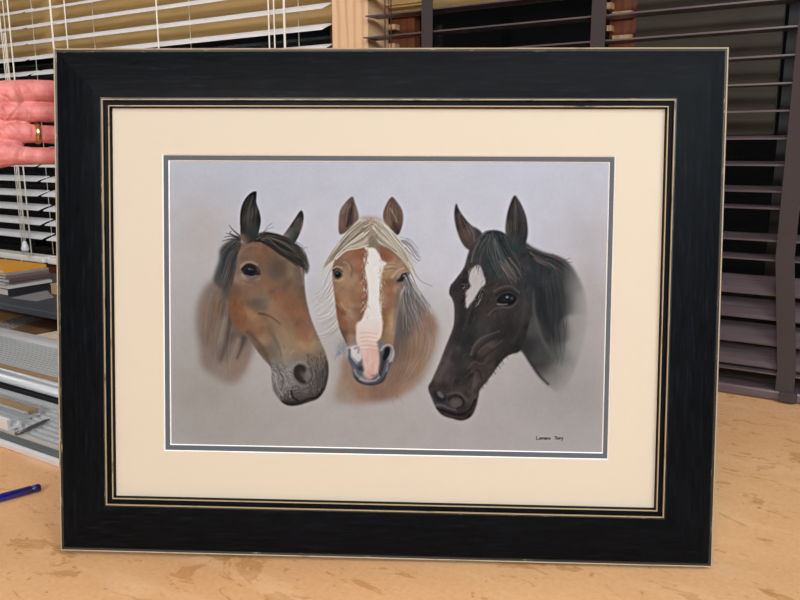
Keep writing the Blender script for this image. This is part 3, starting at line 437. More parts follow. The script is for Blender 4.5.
# ================================================================ helpers
C = bpy.context.scene.collection
random.seed(3)
F_PX = 755.0; PITCH = math.atan(150 / 755.0); AZ = math.radians(32)
FR_X, FR_Y, FR_YAW, FR_LEAN, FR_H, HC, FR_ROLL, FR_W = (-0.72324, 0.449, 0.51687, 0.14324, 0.54647, 0.44185, -0.00371, 0.70932)
O = Vector((0, 0, HC))
_Fh = Vector((-math.sin(AZ), math.cos(AZ), 0)); _R = Vector((math.cos(AZ), math.sin(AZ), 0)); _U = Vector((0, 0, 1))
_F = math.cos(PITCH) * _Fh - math.sin(PITCH) * _U; _V = math.cos(PITCH) * _U + math.sin(PITCH) * _Fh
def ray(u, v): return _F + _R * ((u - 400) / F_PX) - _V * ((v - 300) / F_PX)
def atz(u, v, z=0.0): r = ray(u, v); return O + r * ((z - HC) / r.z)
def aty(u, v, y): r = ray(u, v); return O + r * (y / r.y)
def atd(u, v, d): return O + ray(u, v) * d
def proj(P):
    d = Vector(P) - O; z = d.dot(_F); return 400 + F_PX * d.dot(_R) / z, 300 - F_PX * d.dot(_V) / z

def tag(o, label=None, cat=None, group=None, kind=None):
    if label: o['label'] = label
    if cat: o['category'] = cat
    if group: o['group'] = group
    if kind: o['kind'] = kind
    return o
def empty(name, loc=(0, 0, 0)):
    o = bpy.data.objects.new(name, None); C.objects.link(o); o.location = loc; o.empty_display_size = .03; return o
class MB:
    """collects shapes in world coordinates, then links ONE mesh object"""
    def __init__(s): s.bm = bmesh.new(); s.mi = 0
    def _f(s, vs, mi=None, smooth=False):
        try: f = s.bm.faces.new(vs)
        except ValueError: return None
        f.material_index = s.mi if mi is None else mi; f.smooth = smooth; return f
    def hexa(s, P, mi=None):
        v = [s.bm.verts.new(p) for p in P]
        for q in ((3, 2, 1, 0), (4, 5, 6, 7), (0, 1, 5, 4), (1, 2, 6, 5), (2, 3, 7, 6), (3, 0, 4, 7)): s._f([v[i] for i in q], mi)
        return s
    def box(s, x0, x1, y0, y1, z0, z1, mi=None, bev=0.0):
        P = [(x0, y0, z0), (x1, y0, z0), (x1, y1, z0), (x0, y1, z0), (x0, y0, z1), (x1, y0, z1), (x1, y1, z1), (x0, y1, z1)]
        n0 = len(s.bm.edges); s.hexa(P, mi)
        if bev:
            s.bm.edges.ensure_lookup_table(); es = [s.bm.edges[i] for i in range(n0, len(s.bm.edges))]
            bmesh.ops.bevel(s.bm, geom=es, offset=bev, segments=2, profile=.5, affect='EDGES', clamp_overlap=True)
        return s
    def rbox(s, c, ax, ay, hx, hy, z0, z1, mi=None, bev=0.0):
        ax = Vector(ax).normalized(); ay = Vector(ay).normalized(); c = Vector(c); P = []
        for z in (z0, z1):
            for i, j in ((-1, -1), (1, -1), (1, 1), (-1, 1)):
                p = c + ax * hx * i + ay * hy * j; P.append((p.x, p.y, z))
        n0 = len(s.bm.edges); s.hexa(P, mi)
        if bev:
            s.bm.edges.ensure_lookup_table(); es = [s.bm.edges[i] for i in range(n0, len(s.bm.edges))]
            bmesh.ops.bevel(s.bm, geom=es, offset=bev, segments=2, affect='EDGES', clamp_overlap=True)
        return s
    def prism(s, prof, x0, x1, mis=None, smooth=False):
        """closed profile (y,z) extruded along X"""
        a = [s.bm.verts.new((x0, y, z)) for y, z in prof]; b = [s.bm.verts.new((x1, y, z)) for y, z in prof]; n = len(prof)
        for i in range(n): s._f([a[i], a[(i + 1) % n], b[(i + 1) % n], b[i]], mis[i] if mis else None, smooth)
        s._f(a[::-1]); s._f(b); return s
    def tube(s, pts, r, n=8, r2=None, cap=True, smooth=True):
        pts = [Vector(p) for p in pts]; rings = []; r2 = r if r2 is None else r2
        for i, p in enumerate(pts):
            d = (pts[min(i + 1, len(pts) - 1)] - pts[max(i - 1, 0)]).normalized()
            a = d.cross(Vector((0, 0, 1)) if abs(d.z) < .9 else Vector((1, 0, 0))).normalized(); b = d.cross(a)
            rr = r + (r2 - r) * i / max(1, len(pts) - 1) if not hasattr(r, '__len__') else r[i]
            rings.append([s.bm.verts.new(p + a * rr * math.cos(2 * math.pi * k / n) + b * rr * math.sin(2 * math.pi * k / n)) for k in range(n)])
        for A, B in zip(rings, rings[1:]):
            for k in range(n): s._f([A[k], A[(k + 1) % n], B[(k + 1) % n], B[k]], None, smooth)
        if cap: s._f(rings[0][::-1]); s._f(rings[-1])
        return s
    def build(s, name, mats, parent=None):
        bmesh.ops.recalc_face_normals(s.bm, faces=s.bm.faces)
        me = bpy.data.meshes.new(name); 
        o = bpy.data.objects.new(name, me); C.objects.link(o)
        for m in (mats if isinstance(mats, (list, tuple)) else [mats]): me.materials.append(m)
        if parent is not None:
            s.bm.transform(Matrix.Translation(-parent_world(parent))); o.parent = parent
        else:
            c = sum((v.co for v in s.bm.verts), Vector()) / len(s.bm.verts); zmin = min(v.co.z for v in s.bm.verts); c.z = zmin
            s.bm.transform(Matrix.Translation(-c)); o.location = c
        s.bm.to_mesh(me); s.bm.free(); return o
def parent_world(p):
    v = Vector(p.location)
    while p.parent is not None: p = p.parent; v += p.location
    return v

# ================================================================ materials
def mat(name, col=(.8, .8, .8), rough=.6, metal=0.0, spec=.5, **kw):
    m = bpy.data.materials.new(name); m.use_nodes = True; nt = m.node_tree; b = nt.nodes['Principled BSDF']
    b.inputs['Base Color'].default_value = (*col, 1); b.inputs['Roughness'].default_value = rough; b.inputs['Metallic'].default_value = metal
    b.inputs['Specular IOR Level'].default_value = spec
    for k, v in kw.items(): b.inputs[k.replace('_', ' ')].default_value = v
    return m
def N(m, t, **kw):
    n = m.node_tree.nodes.new(t)
    for k, v in kw.items(): setattr(n, k, v)
    return n
def lk(m, a, b): m.node_tree.links.new(a, b)
def bsdf(m): return m.node_tree.nodes['Principled BSDF']
def coords(m, scale=(1, 1, 1), rot=(0, 0, 0), kind='Object'):
    t = N(m, 'ShaderNodeTexCoord'); mp = N(m, 'ShaderNodeMapping'); mp.inputs['Scale'].default_value = scale; mp.inputs['Rotation'].default_value = rot
    lk(m, t.outputs[kind], mp.inputs['Vector']); return mp.outputs['Vector']
def noise(m, vec, scale, detail=4, rough=.5, dist=0.0):
    n = N(m, 'ShaderNodeTexNoise'); n.inputs['Scale'].default_value = scale; n.inputs['Detail'].default_value = detail; n.inputs['Roughness'].default_value = rough; n.inputs['Distortion'].default_value = dist
    lk(m, vec, n.inputs['Vector']); return n.outputs['Fac']
def ramp(m, fac, stops):
    r = N(m, 'ShaderNodeValToRGB'); e = r.color_ramp.elements
    while len(e) < len(stops): e.new(.5)
    for x, (p, c) in zip(e, stops): x.position = p; x.color = (*c, 1) if len(c) == 3 else c
    lk(m, fac, r.inputs['Fac']); return r.outputs['Color']
def mix(m, fac, a, b, mode='MIX'):
    n = N(m, 'ShaderNodeMix', data_type='RGBA', blend_type=mode)
    for inp, v in ((n.inputs[0], fac), (n.inputs[6], a), (n.inputs[7], b)):
        if hasattr(v, 'is_linked') or isinstance(v, bpy.types.NodeSocket): lk(m, v, inp)
        elif isinstance(v, (int, float)): inp.default_value = v
        else: inp.default_value = (*v, 1)
    return n.outputs[2]
def bump(m, h, s=.2, d=.002):
    b = N(m, 'ShaderNodeBump'); b.inputs['Strength'].default_value = s; b.inputs['Distance'].default_value = d
    lk(m, h, b.inputs['Height']); lk(m, b.outputs['Normal'], bsdf(m).inputs['Normal'])
def base(m, c): lk(m, c, bsdf(m).inputs['Base Color'])
def lin(r, g, b): return tuple(((x / 255) / 12.92 if x / 255 <= .04045 else ((x / 255 + .055) / 1.055) ** 2.4) for x in (r, g, b))

M = {}
# work table: tan hardboard with old glue and varnish smears
m = M['bench'] = mat('tan_hardboard', lin(208, 160, 116), .55, spec=.35)
v = coords(m, kind='Object')
c = ramp(m, noise(m, v, 5, 5, .6), [(.3, lin(226, 171, 118)), (.7, lin(238, 188, 134))])
fine = noise(m, v, 160, 3, .7); c = mix(m, .25, c, ramp(m, fine, [(.3, lin(196, 142, 98)), (.7, lin(238, 196, 150))]))
vs = coords(m, (1, 1.7, 1), (0, 0, .45)); sm = noise(m, vs, 13, 6, .66, .5)
c = mix(m, ramp(m, sm, [(.585, (0, 0, 0)), (.62, (.7, .7, .7)), (.72, (.3, .3, .3))]), c, lin(192, 134, 76))
sm2 = noise(m, coords(m, (1, 2.2, 1), (0, 0, -.35)), 27, 4, .6, 1.2)
c = mix(m, ramp(m, sm2, [(.62, (0, 0, 0)), (.67, (.6, .6, .6))]), c, lin(188, 130, 74))
sp = noise(m, v, 90, 2, .5); c = mix(m, ramp(m, sp, [(.71, (0, 0, 0)), (.75, (.6, .6, .6))]), c, lin(120, 78, 50))
lt = noise(m, coords(m, (1, 3, 1), (0, 0, .2)), 8, 3, .5); c = mix(m, ramp(m, lt, [(.55, (0, 0, 0)), (.8, (.4, .4, .4))]), c, lin(248, 212, 172))
base(m, c); bump(m, sm, .15, .001)
# frame
m = M['frame_black'] = mat('brushed_black_stain', lin(30, 32, 36), .40, spec=.06)
v = coords(m, (6, 60, 60)); n1 = noise(m, v, 5, 6, .75); n2 = noise(m, coords(m, (40, 40, 40)), 1.2, 5, .7)
c = ramp(m, n1, [(.35, lin(3, 4, 5)), (.55, lin(8, 11, 14)), (.7, lin(21, 27, 35))]); c = mix(m, ramp(m, n2, [(.4, (0, 0, 0)), (.7, (.7, .7, .7))]), c, lin(9, 12, 17)); base(m, c)
r = N(m, 'ShaderNodeMapRange'); r.inputs['To Min'].default_value = .34; r.inputs['To Max'].default_value = .56; lk(m, n2, r.inputs['Value']); lk(m, r.outputs[0], bsdf(m).inputs['Roughness'])
bump(m, n1, .12, .0006)
def worn(name, lo, hi, gold=(172, 154, 112)):
    m = mat(name, lin(*gold), .45, spec=.5); v = coords(m, (8, 60, 60)); n = noise(m, v, 3.0, 6, .75)
    base(m, mix(m, ramp(m, n, [(lo, (0, 0, 0)), (hi, (1, 1, 1))]), lin(22, 20, 18), lin(*gold))); return m
M['gold_bead'] = worn('worn_gold_bead', .30, .42); M['gold_edge'] = worn('worn_tan_edge', .33, .44, (170, 152, 118)); M['scuff'] = worn('scuffed_black_edge', .60, .66, (150, 130, 92))
m = M['mat_cream'] = mat('cream_mat_board', lin(199, 187, 168), .9, spec=.15); n = noise(m, coords(m), 900, 2, .6); bump(m, n, .08, .0003)
M['mat_core'] = mat('white_bevel_core', lin(250, 248, 244), .8, spec=.2)
m = M['mat_grey'] = mat('slate_grey_mat_board', lin(86, 90, 93), .9, spec=.15); bump(m, noise(m, coords(m), 900, 2, .6), .08, .0003)
m = M['art'] = mat('pastel_pigment_on_paper', rough=.95, spec=.05); a = N(m, 'ShaderNodeVertexColor'); a.layer_name = 'pigment'; base(m, a.outputs['Color'])
M['backing'] = mat('brown_backing_board', lin(150, 120, 86), .9)
# blinds
m = M['white_slat'] = mat('white_faux_wood_slat', lin(248, 249, 250), .38, spec=.5); bump(m, noise(m, coords(m, (1, 40, 1)), 8, 3), .05, .0005)
M['white_rail'] = mat('cream_bottom_rail', lin(250, 248, 238), .4); M['cord'] = mat('ivory_cord', lin(246, 240, 224), .8); M['tassel'] = mat('white_plastic_tassel', lin(226, 228, 232), .3)
m = M['dark_slat'] = mat('dark_walnut_slat', lin(66, 54, 56), .30, spec=.7)
v = coords(m, (2, 60, 60)); base(m, ramp(m, noise(m, v, 3, 5, .6), [(.3, lin(76, 64, 67)), (.7, lin(104, 90, 93))])); bump(m, noise(m, v, 5, 4), .06, .0004)
m = M['tape'] = mat('dark_woven_tape', lin(66, 58, 57), .9, spec=.2); w = N(m, 'ShaderNodeTexWave'); w.inputs['Scale'].default_value = 220; w.bands_direction = 'Z'; lk(m, coords(m), w.inputs['Vector'])
base(m, mix(m, w.outputs['Fac'], lin(56, 48, 48), lin(76, 66, 65))); bump(m, w.outputs['Fac'], .3, .0005)
M['dark_cord'] = mat('dark_brown_cord', lin(64, 50, 46), .8)
# timber
def wood(name, a, b, d, scale=1.0, axis='Z', rough=.55):
    m = mat(name, a, rough, spec=.35)
    s = {'Z': (9, 9, 1.1), 'X': (1.1, 9, 9)}[axis]; v = coords(m, tuple(k * scale for k in s)); n = noise(m, v, 2.2, 5, .6, 1.3)
    w = N(m, 'ShaderNodeTexWave'); w.inputs['Scale'].default_value = 1.6 * scale; w.inputs['Distortion'].default_value = 7; w.inputs['Detail'].default_value = 3; w.inputs['Detail Scale'].default_value = 1.2
    w.bands_direction = 'X' if axis == 'Z' else 'Z'; lk(m, v, w.inputs['Vector'])
    c = ramp(m, n, [(.3, a), (.7, b)]); base(m, mix(m, ramp(m, w.outputs['Fac'], [(.6, (0, 0, 0)), (1.0, (.55, .55, .55))]), c, d)); bump(m, n, .08, .001); return m
M['pine'] = wood('planed_pine', lin(222, 180, 138), lin(232, 194, 154), lin(196, 142, 98))
M['mdf'] = wood('brown_hardboard', lin(198, 164, 106), lin(206, 172, 114), lin(188, 156, 100), axis='X', rough=.7)
M['casing'] = wood('stained_casing', lin(112, 62, 34), lin(126, 72, 42), lin(84, 46, 26))
M['taupe'] = wood('taupe_board', lin(60, 52, 40), lin(67, 59, 46), lin(53, 46, 36), axis='X', rough=.6)
M['black_trim'] = mat('black_window_trim', lin(13, 12, 12), .5); M['wall'] = mat('dark_taupe_wall', lin(120, 112, 104), .9); M['room'] = mat('warm_white_wall', lin(150, 140, 128), .9)
M['ceil'] = mat('white_ceiling', lin(190, 186, 178), .95); M['floor'] = mat('grey_floor', lin(120, 112, 102), .7)
m = M['glass'] = bpy.data.materials.new('window_glass'); m.use_nodes = True; nt = m.node_tree; nt.nodes.clear()
out = N(m, 'ShaderNodeOutputMaterial'); g = N(m, 'ShaderNodeBsdfGlossy'); g.inputs['Roughness'].default_value = .02; g.inputs['Color'].default_value = (.8, .9, 1, 1)
t = N(m, 'ShaderNodeBsdfTransparent'); t.inputs['Color'].default_value = (.85, .88, .88, 1); f = N(m, 'ShaderNodeFresnel'); f.inputs['IOR'].default_value = 1.33; ms = N(m, 'ShaderNodeMixShader')
lk(m, f.outputs[0], ms.inputs[0]); lk(m, t.outputs[0], ms.inputs[1]); lk(m, g.outputs[0], ms.inputs[2]); lk(m, ms.outputs[0], out.inputs['Surface'])
# left-hand clutter
m = M['alu'] = mat('mill_aluminium', lin(196, 200, 204), .42, metal=.65); M['alu_bright'] = mat('bright_aluminium', lin(226, 230, 234), .38, metal=.3)
m = M['alu_rib'] = mat('satin_aluminium_ribs', lin(200, 206, 208), .5, metal=.45)
M['alu_dark'] = mat('shaded_anodised_channel', lin(128, 134, 132), .5, metal=.4); M['gap_shade'] = mat('black_gap_shade', lin(36, 38, 40), .6)
M['tan_strip'] = mat('tan_insert_strip', lin(164, 136, 98), .7); M['steel'] = mat('grey_steel_rod', lin(120, 120, 122), .35, metal=.8)
M['pen'] = mat('blue_plastic', lin(22, 26, 128), .22, spec=.6, Coat_Weight=.4); M['pen_cap'] = mat('dark_blue_plug', lin(20, 24, 96), .3)
M['shelf'] = mat('dark_slate_laminate', lin(52, 57, 64), .5); M['shelf_edge'] = mat('blue_grey_edge_band', lin(74, 88, 100), .35)
for k, c in dict(orange=(232, 160, 40), white=(216, 214, 210), black=(46, 46, 50), plum=(104, 78, 82), grey=(150, 150, 152), taupe=(122, 108, 100), brown=(136, 104, 76)).items(): M['bk_' + k] = mat(k + '_cover', lin(*c), .45)
M['pages'] = mat('page_edges', lin(206, 200, 190), .9)
m = M['print'] = mat('printed_newsprint', lin(150, 146, 138), .8)
n = noise(m, coords(m, (60, 60, 60)), 3, 2); base(m, ramp(m, n, [(.4, lin(120, 118, 114)), (.6, lin(172, 168, 158))]))
M['card'] = mat('tan_cardboard', lin(186, 152, 112), .85); M['pot'] = mat('white_plastic_pot', lin(232, 230, 220), .4); M['brownstrip'] = wood('brown_moulding', lin(124, 92, 64), lin(140, 106, 74), lin(98, 70, 46), axis='X')
M['paper'] = mat('grey_sheet', lin(132, 132, 132), .7); M['cream'] = mat('cream_offcut', lin(238, 222, 196), .85)

# ================================================================ room shell
X0, X1, Y0, Y1, Z0, Z1 = -4.2, 2.6, -2.6, 1.70, -.90, 1.75
def struct(mb, name, m, label=None, cat=None): o = mb.build(name, m); o['kind'] = 'structure'; return o
struct(MB().box(X0, X1, Y0, Y1 + .6, Z0 - .1, Z0), 'floor', M['floor']); struct(MB().box(X0, X1, Y0, Y1 + .6, Z1, Z1 + .1), 'ceiling', M['ceil'])
struct(MB().box(X0 - .1, X0, Y0, Y1, Z0, Z1), 'wall_left', M['room']); struct(MB().box(X1, X1 + .1, Y0, Y1, Z0, Z1), 'wall_right', M['room']); struct(MB().box(X0, X1, Y0 - .1, Y0, Z0, Z1), 'wall_front', M['room'])
# window wall: two openings
w = MB(); YA, YB = 1.62, 1.70
w.box(X0, X1, YA, YB, Z0, .05); w.box(X0, X1, YA, YB, 1.45, Z1); w.box(X0, -3.2, YA, YB, .05, 1.45); w.box(-1.13, -1.0, YA, YB, .05, 1.45); w.box(.7, X1, YA, YB, .05, 1.45)
struct(w, 'wall_back', M['wall'])
def window(n, x0, x1):
    f = MB()
    for a in ((x0, x1, .05, .09), (x0, x1, 1.41, 1.45), (x0, x0 + .04, .09, 1.41), (x1 - .04, x1, .09, 1.41)): f.box(a[0], a[1], 1.63, 1.68, a[2], a[3], bev=.003)
    f.box((x0 + x1) / 2 - .02, (x0 + x1) / 2 + .02, 1.63, 1.68, .09, 1.41, bev=.003)
    o = struct(f, 'window_%d' % n, M['black_trim']); p = MB().box(x0 + .03, x1 - .03, 1.652, 1.657, .08, 1.42).build('window_pane', M['glass']); p.parent = o; p.location = p.location - o.location
window(1, -3.2, -1.13); window(2, -1.0, .7)
# pine post between the two blinds, with darker casings and header behind
struct(MB().box(-1.113, -1.012, 1.482, 1.57, .0, Z1, bev=.002), 'trim_1', M['pine'])
struct(MB().box(-3.3, -.43, 1.575, 1.590, .748, 1.45), 'trim_2', M['mdf'])
struct(MB().box(-1.20, -.955, 1.592, 1.618, .0, 1.45), 'trim_3', M['casing'])
struct(MB().box(-.493, -.437, 1.592, 1.618, .0, 1.45), 'trim_4', M['casing'])
struct(MB().box(-3.3, .8, 1.54, 1.618, .03, .05), 'trim_5', M['casing'])
struct(MB().box(-.435, -.172, 1.575, 1.592, .47, 1.45), 'trim_6', M['taupe'])
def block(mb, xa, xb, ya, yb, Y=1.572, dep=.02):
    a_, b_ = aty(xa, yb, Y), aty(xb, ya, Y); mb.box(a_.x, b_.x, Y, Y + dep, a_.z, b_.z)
b = MB(); block(b, 377, 395, 24, 31); block(b, 377, 395, 43, 49); block(b, 372, 428, 1, 7, 1.553, .012)  # pale pieces stand in for light stripes falling through the slats
b = b.build('lit_stripe_1', M['pine']); b['kind'] = 'structure'
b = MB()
for q in ((612, 632, 10, 18), (612, 632, 34, 41), (606.5, 611.5, 2, 9), (606.5, 611.5, 25, 31)): block(b, *q)  # pale pieces in place of lit stripes on the dark casing
b = b.build('lit_stripe_2', M['pine']); b['kind'] = 'structure'

# ================================================================ workbench
wb = empty('workbench', (-1.2, .55, Z0)); tag(wb, 'tan hardboard workbench with brown glue smears, everything stands on it', 'workbench')
MB().box(-3.4, 1.1, -.35, 1.53, -.036, 0, bev=.002).build('tabletop', M['bench'], wb)
for x in (-3.2, -1.2, .9):
    for y in (-.2, 1.4): MB().box(x - .04, x + .04, y - .04, y + .04, Z0, -.036, bev=.003).build('leg', M['pine'], wb)

# ================================================================ blinds
def slat_mb(x0, x1, zf, yf, tilt, wd=.050, th=.003):
    """slat with slight crown; front edge at (yf, zf), rear edge raised by tilt degrees"""
    t = math.radians(tilt); n = 6; top = []; bot = []
    for i in range(n + 1):
        s = i / n; cr = .0012 * (1 - (2 * s - 1) ** 2); y, z = s * wd, cr
        top.append((yf + y * math.cos(t) - (z + th / 2) * math.sin(t), zf + y * math.sin(t) + (z + th / 2) * math.cos(t)))
        bot.append((yf + y * math.cos(t) - (z - th / 2) * math.sin(t), zf + y * math.sin(t) + (z - th / 2) * math.cos(t)))
    return MB().prism(bot + top[::-1], x0, x1, smooth=False)
def cord_x(px, py, y=1.45): return aty(px, py, y).x
def white_blind(x0, x1, label, cords, rail_z, z_first, seeds):
    r = empty('venetian_blind', ((x0 + x1) / 2, 1.48, rail_z)); tag(r, label, 'blind', 'white venetian blinds')
    rr = random.Random(seeds); z = z_first
    while z < 1.36:
        slat_mb(x0 + rr.uniform(-.003, .003), x1 + rr.uniform(-.003, .003), z + rr.uniform(-.0012, .0012), 1.458, (17 if z < .5 else 21) + rr.uniform(-1.5, 1.5)).build('slat', M['white_slat'], r); z += .0466
    MB().box(x0 - .005, x1 + .005, 1.452, 1.512, 1.37, 1.42, bev=.003).build('headrail', M['white_rail'], r)
    MB().box(x0, x1 + .004, 1.455, 1.507, rail_z, rail_z + .020, bev=.004).build('bottom_rail', M['white_rail'], r)
    for (cx, rad, yy, zb) in cords: MB().tube([(cx, yy, 1.40), (cx, yy, zb)], rad, 6).build('cord', M['cord'], r)
    return r
A = white_blind(-3.1, -2.288, 'white venetian blind in the far left corner, its cords and tassel hanging behind the hand',
                [(cord_x(9, 10), .0024, 1.447, .10), (cord_x(0, 10), .0016, 1.447, .10), (cord_x(3, 10), .0013, 1.451, .15), (cord_x(12, 10), .0012, 1.515, .10)], .078, .343 - .0466 * 4, 1)
tc = aty(25, 247, 1.44)
MB().tube([tc + Vector((0, 0, .020)), tc + Vector((0, 0, .012)), tc + Vector((0, 0, -.006)), tc + Vector((0, 0, -.014))], [.004, .008, .013, .010], 14).build('tassel', M['tassel'], A)
for dx in (-.006, .002): MB().tube([(tc.x + dx, 1.44, .80), (tc.x + dx, 1.44, tc.z + .018)], .0013, 6).build('pull_cord', M['cord'], A)
lp = [aty(x, y, 1.45) for x, y in ((5, 258), (9, 264), (14, 267), (19, 264), (22, 260))]
MB().tube(lp, .0013, 6).build('cord_loop', M['cord'], A)
white_blind(-2.264, -1.124, 'wide white venetian blind left of the pine post, behind the top of the frame',
            [(cord_x(51.5, 10), .0030, 1.447, .08), (cord_x(65, 10), .0018, 1.449, .08), (cord_x(73, 10), .0012, 1.515, .1), (cord_x(158, 20), .0022, 1.447, .08), (cord_x(171, 20), .0012, 1.515, .1), (cord_x(269.5, 20), .0018, 1.447, .08),
             (cord_x(276, 20), .0018, 1.443, .3), (cord_x(281, 20), .0012, 1.515, .1), (cord_x(287, 20), .0028, 1.44, .25)], .078, .343 - .0466 * 4, 2)
D = empty('venetian_blind', (-.3, 1.48, 0)); tag(D, 'dark walnut venetian blind with woven tapes, standing on the bench right of the frame', 'blind')
zs = [(.058, 34), (.1, 33), (.146, 33), (.190, 32), (.252, 3), (.286, 8), (.342, 2), (.371, 7), (.416, 6), (.461, 5), (.507, 3)] + [(.507 + .0452 * k, 1) for k in range(1, 19)]
rr = random.Random(5)
for z, t in zs: slat_mb(-1.006 + rr.uniform(-.004, .004), .62, z, 1.458, t + rr.uniform(-.6, .6)).build('slat', M['dark_slat'], D)
slat_mb(-1.004, .62, .048, 1.457, 6).build('slat', M['dark_slat'], D)
MB().box(-1.006, .62, 1.452, 1.506, .001, .020, bev=.004).build('bottom_rail', M['dark_slat'], D); MB().box(-1.01, .62, 1.452, 1.512, 1.36, 1.42, bev=.004).build('headrail', M['dark_slat'], D)
for px0, px1, py in ((421, 432, 30), (590.5, 605, 30), (781, 800.5, 200)):
    xa, xb = aty(px0, py, 1.447).x, aty(px1, py, 1.447).x; t = MB(); pr = []
    sl_ = (lambda z: .020 * max(0, min(1, (.26 - z) / .2))) if px0 > 700 else (lambda z: 0)
    P = [(1.4495 + (.002 * math.sin(z * 23) if z < .3 else 0), z) for z in [1.40 - i * .02 for i in range(70)]]
    for (ya, za), (yb, zb) in zip(P, P[1:]): p_, q_ = sl_(zb), sl_(za); t.hexa([(xa + p_, yb - .0008, zb), (xb + p_, yb - .0008, zb), (xb + p_, yb + .0004, zb), (xa + p_, yb + .0004, zb), (xa + q_, ya - .0008, za), (xb + q_, ya - .0008, za), (xb + q_, ya + .0004, za), (xa + q_, ya + .0004, za)])
    t.box(xa + .008 + sl_(0), xb + .006 + sl_(0), 1.440, 1.4515, .004, .022, bev=.002)
    bmesh.ops.remove_doubles(t.bm, verts=t.bm.verts, dist=.0001); t.build('tape', M['tape'], D)
for px in (385, 391): x = aty(px, 25, 1.445).x; MB().tube([(x, 1.445, 1.38), (x, 1.445, .4)], .0013, 6).build('pull_cord', M['dark_cord'], D)

# ================================================================ left-hand clutter
a = empty('aluminium_profile', (-1.6, .66, 0)); tag(a, 'ribbed aluminium panel lying lowest on the bench, nearest the pen', 'aluminium profile')
xe = -.74
pr = [(.600, .0), (.596, .0), (.594, .002), (.594, .008), (.598, .0105), (.600, .0105)]
MB().prism(pr, -2.9, xe).build('front_lip', M['alu_bright'], a)
MB().box(-2.9, xe, .6005, .611, 0, .007).box(-2.9, xe, .611, .730, 0, .018).build('base_tray', M['alu_dark'], a)
def ribs(x0, x1, y0, y1, z, n, h, m, par):
    p = [(y0, z - .003)]; st = (y1 - y0) / n
    for i in range(n): s = y0 + i * st; p += [(s, z), (s + st * .10, z + h), (s + st * .45, z + h), (s + st * .62, z + h * .3), (s + st * .98, z)]
    p += [(y1, z), (y1, z - .003)]; MB().prism(p, x0, x1).build('ribbed_face', m, par)
ribs(-2.9, xe, .610, .727, .0190, 9, .0034, M['alu_rib'], a)
b = empty('aluminium_profile', (-1.6, .84, 0)); tag(b, 'taller ribbed aluminium box section behind the low panel, rounded front rail', 'aluminium profile')
MB().box(-2.9, xe, .752, .935, .0, .0455).build('box_body', M['alu_dark'], b)
MB().box(-2.9, xe, .738, .752, .0, .020).build('shade_strip', M['gap_shade'], b)  # black strip standing in for the dark shaded gap under the rail
for yc, zc, r, mm in ((.7450, .0300, .0078, 'alu_bright'), (.7490, .0420, .0052, 'alu')):
    MB().prism([(yc + r * math.cos(k * math.pi / 8), zc + r * math.sin(k * math.pi / 8)) for k in range(16)], -2.9, xe + .003, smooth=True).build('rounded_rail', M[mm], b)
MB().box(-2.9, xe, .7535, .763, .0455, .0485).build('tan_strip', M['tan_strip'], b)
ribs(-2.9, xe, .764, .885, .0487, 13, .0012, M['alu_rib'], b)
MB().prism([(.885, .0455), (.885, .051), (.892, .054), (.905, .054), (.925, .051), (.935, .046)], -2.9, xe).build('rear_rim', M['alu_bright'], b)
# channel offcuts lying on the low panel
def offcut(y0, zt, xend, kind):
    P = {'C': [(0, 0), (0, .016), (.004, .018), (.008, .016), (.006, .013), (.004, .012), (.004, .004), (.016, .004), (.018, .009), (.022, .009), (.022, 0)],
         'T': [(0, 0), (0, .010), (.003, .012), (.006, .010), (.006, .005), (.024, .005), (.024, .012), (.028, .012), (.028, 0)]}[kind]
    return MB().prism([(y0 + p, zt + q) for p, q in P], -2.2, xend)
zt = .0222
c1 = empty('channel_offcut', (-1.5, .63, zt)); tag(c1, 'short silver C-shaped channel lying on the ribbed panel, in front of the tan-topped one', 'channel offcut', 'channel offcuts on the ribbed panel')
q = atz(15, 433, zt); offcut(q.y, zt, q.x - .018, 'C').build('channel', M['alu_bright'], c1)
c2 = empty('channel_offcut', (-1.5, .68, zt)); tag(c2, 'silver channel with tan strip on top lying on the ribbed panel, behind the C-shaped one', 'channel offcut', 'channel offcuts on the ribbed panel')
q2 = atz(37, 423, zt); offcut(q2.y, zt, q2.x - .03, 'T').build('channel', M['alu'], c2)
MB().box(-2.2, q2.x - .034, q2.y + .0065, q2.y + .0235, zt + .0055, zt + .0105).build('tan_strip', M['tan_strip'], c2)
r0 = atz(16, 434, zt + .004); r1 = atz(50, 419, zt + .004)
tag(MB().tube([r0, r0.lerp(r1, .8), r1], [.0032, .0030, .0008], 8).build('scriber', M['steel']), 'thin pointed grey steel rod lying across the ends of the channels', 'scriber')
# pen
p0 = atz(-70, 517, .0056); p1 = atz(40.5, 487, .0056); d = (p1 - p0).normalized()
pen = empty('pen', tuple(p0.lerp(p1, .5) - Vector((0, 0, .0056)))); tag(pen, 'dark blue plastic pen lying on the bench at left edge', 'pen')
MB().tube([p0, p1 - d * .012], .0054, 16).build('barrel', M['pen'], pen); MB().tube([p1 - d * .0125, p1 - d * .003, p1], [.0044, .0051, .0038], 16).build('end_plug', M['pen_cap'], pen)
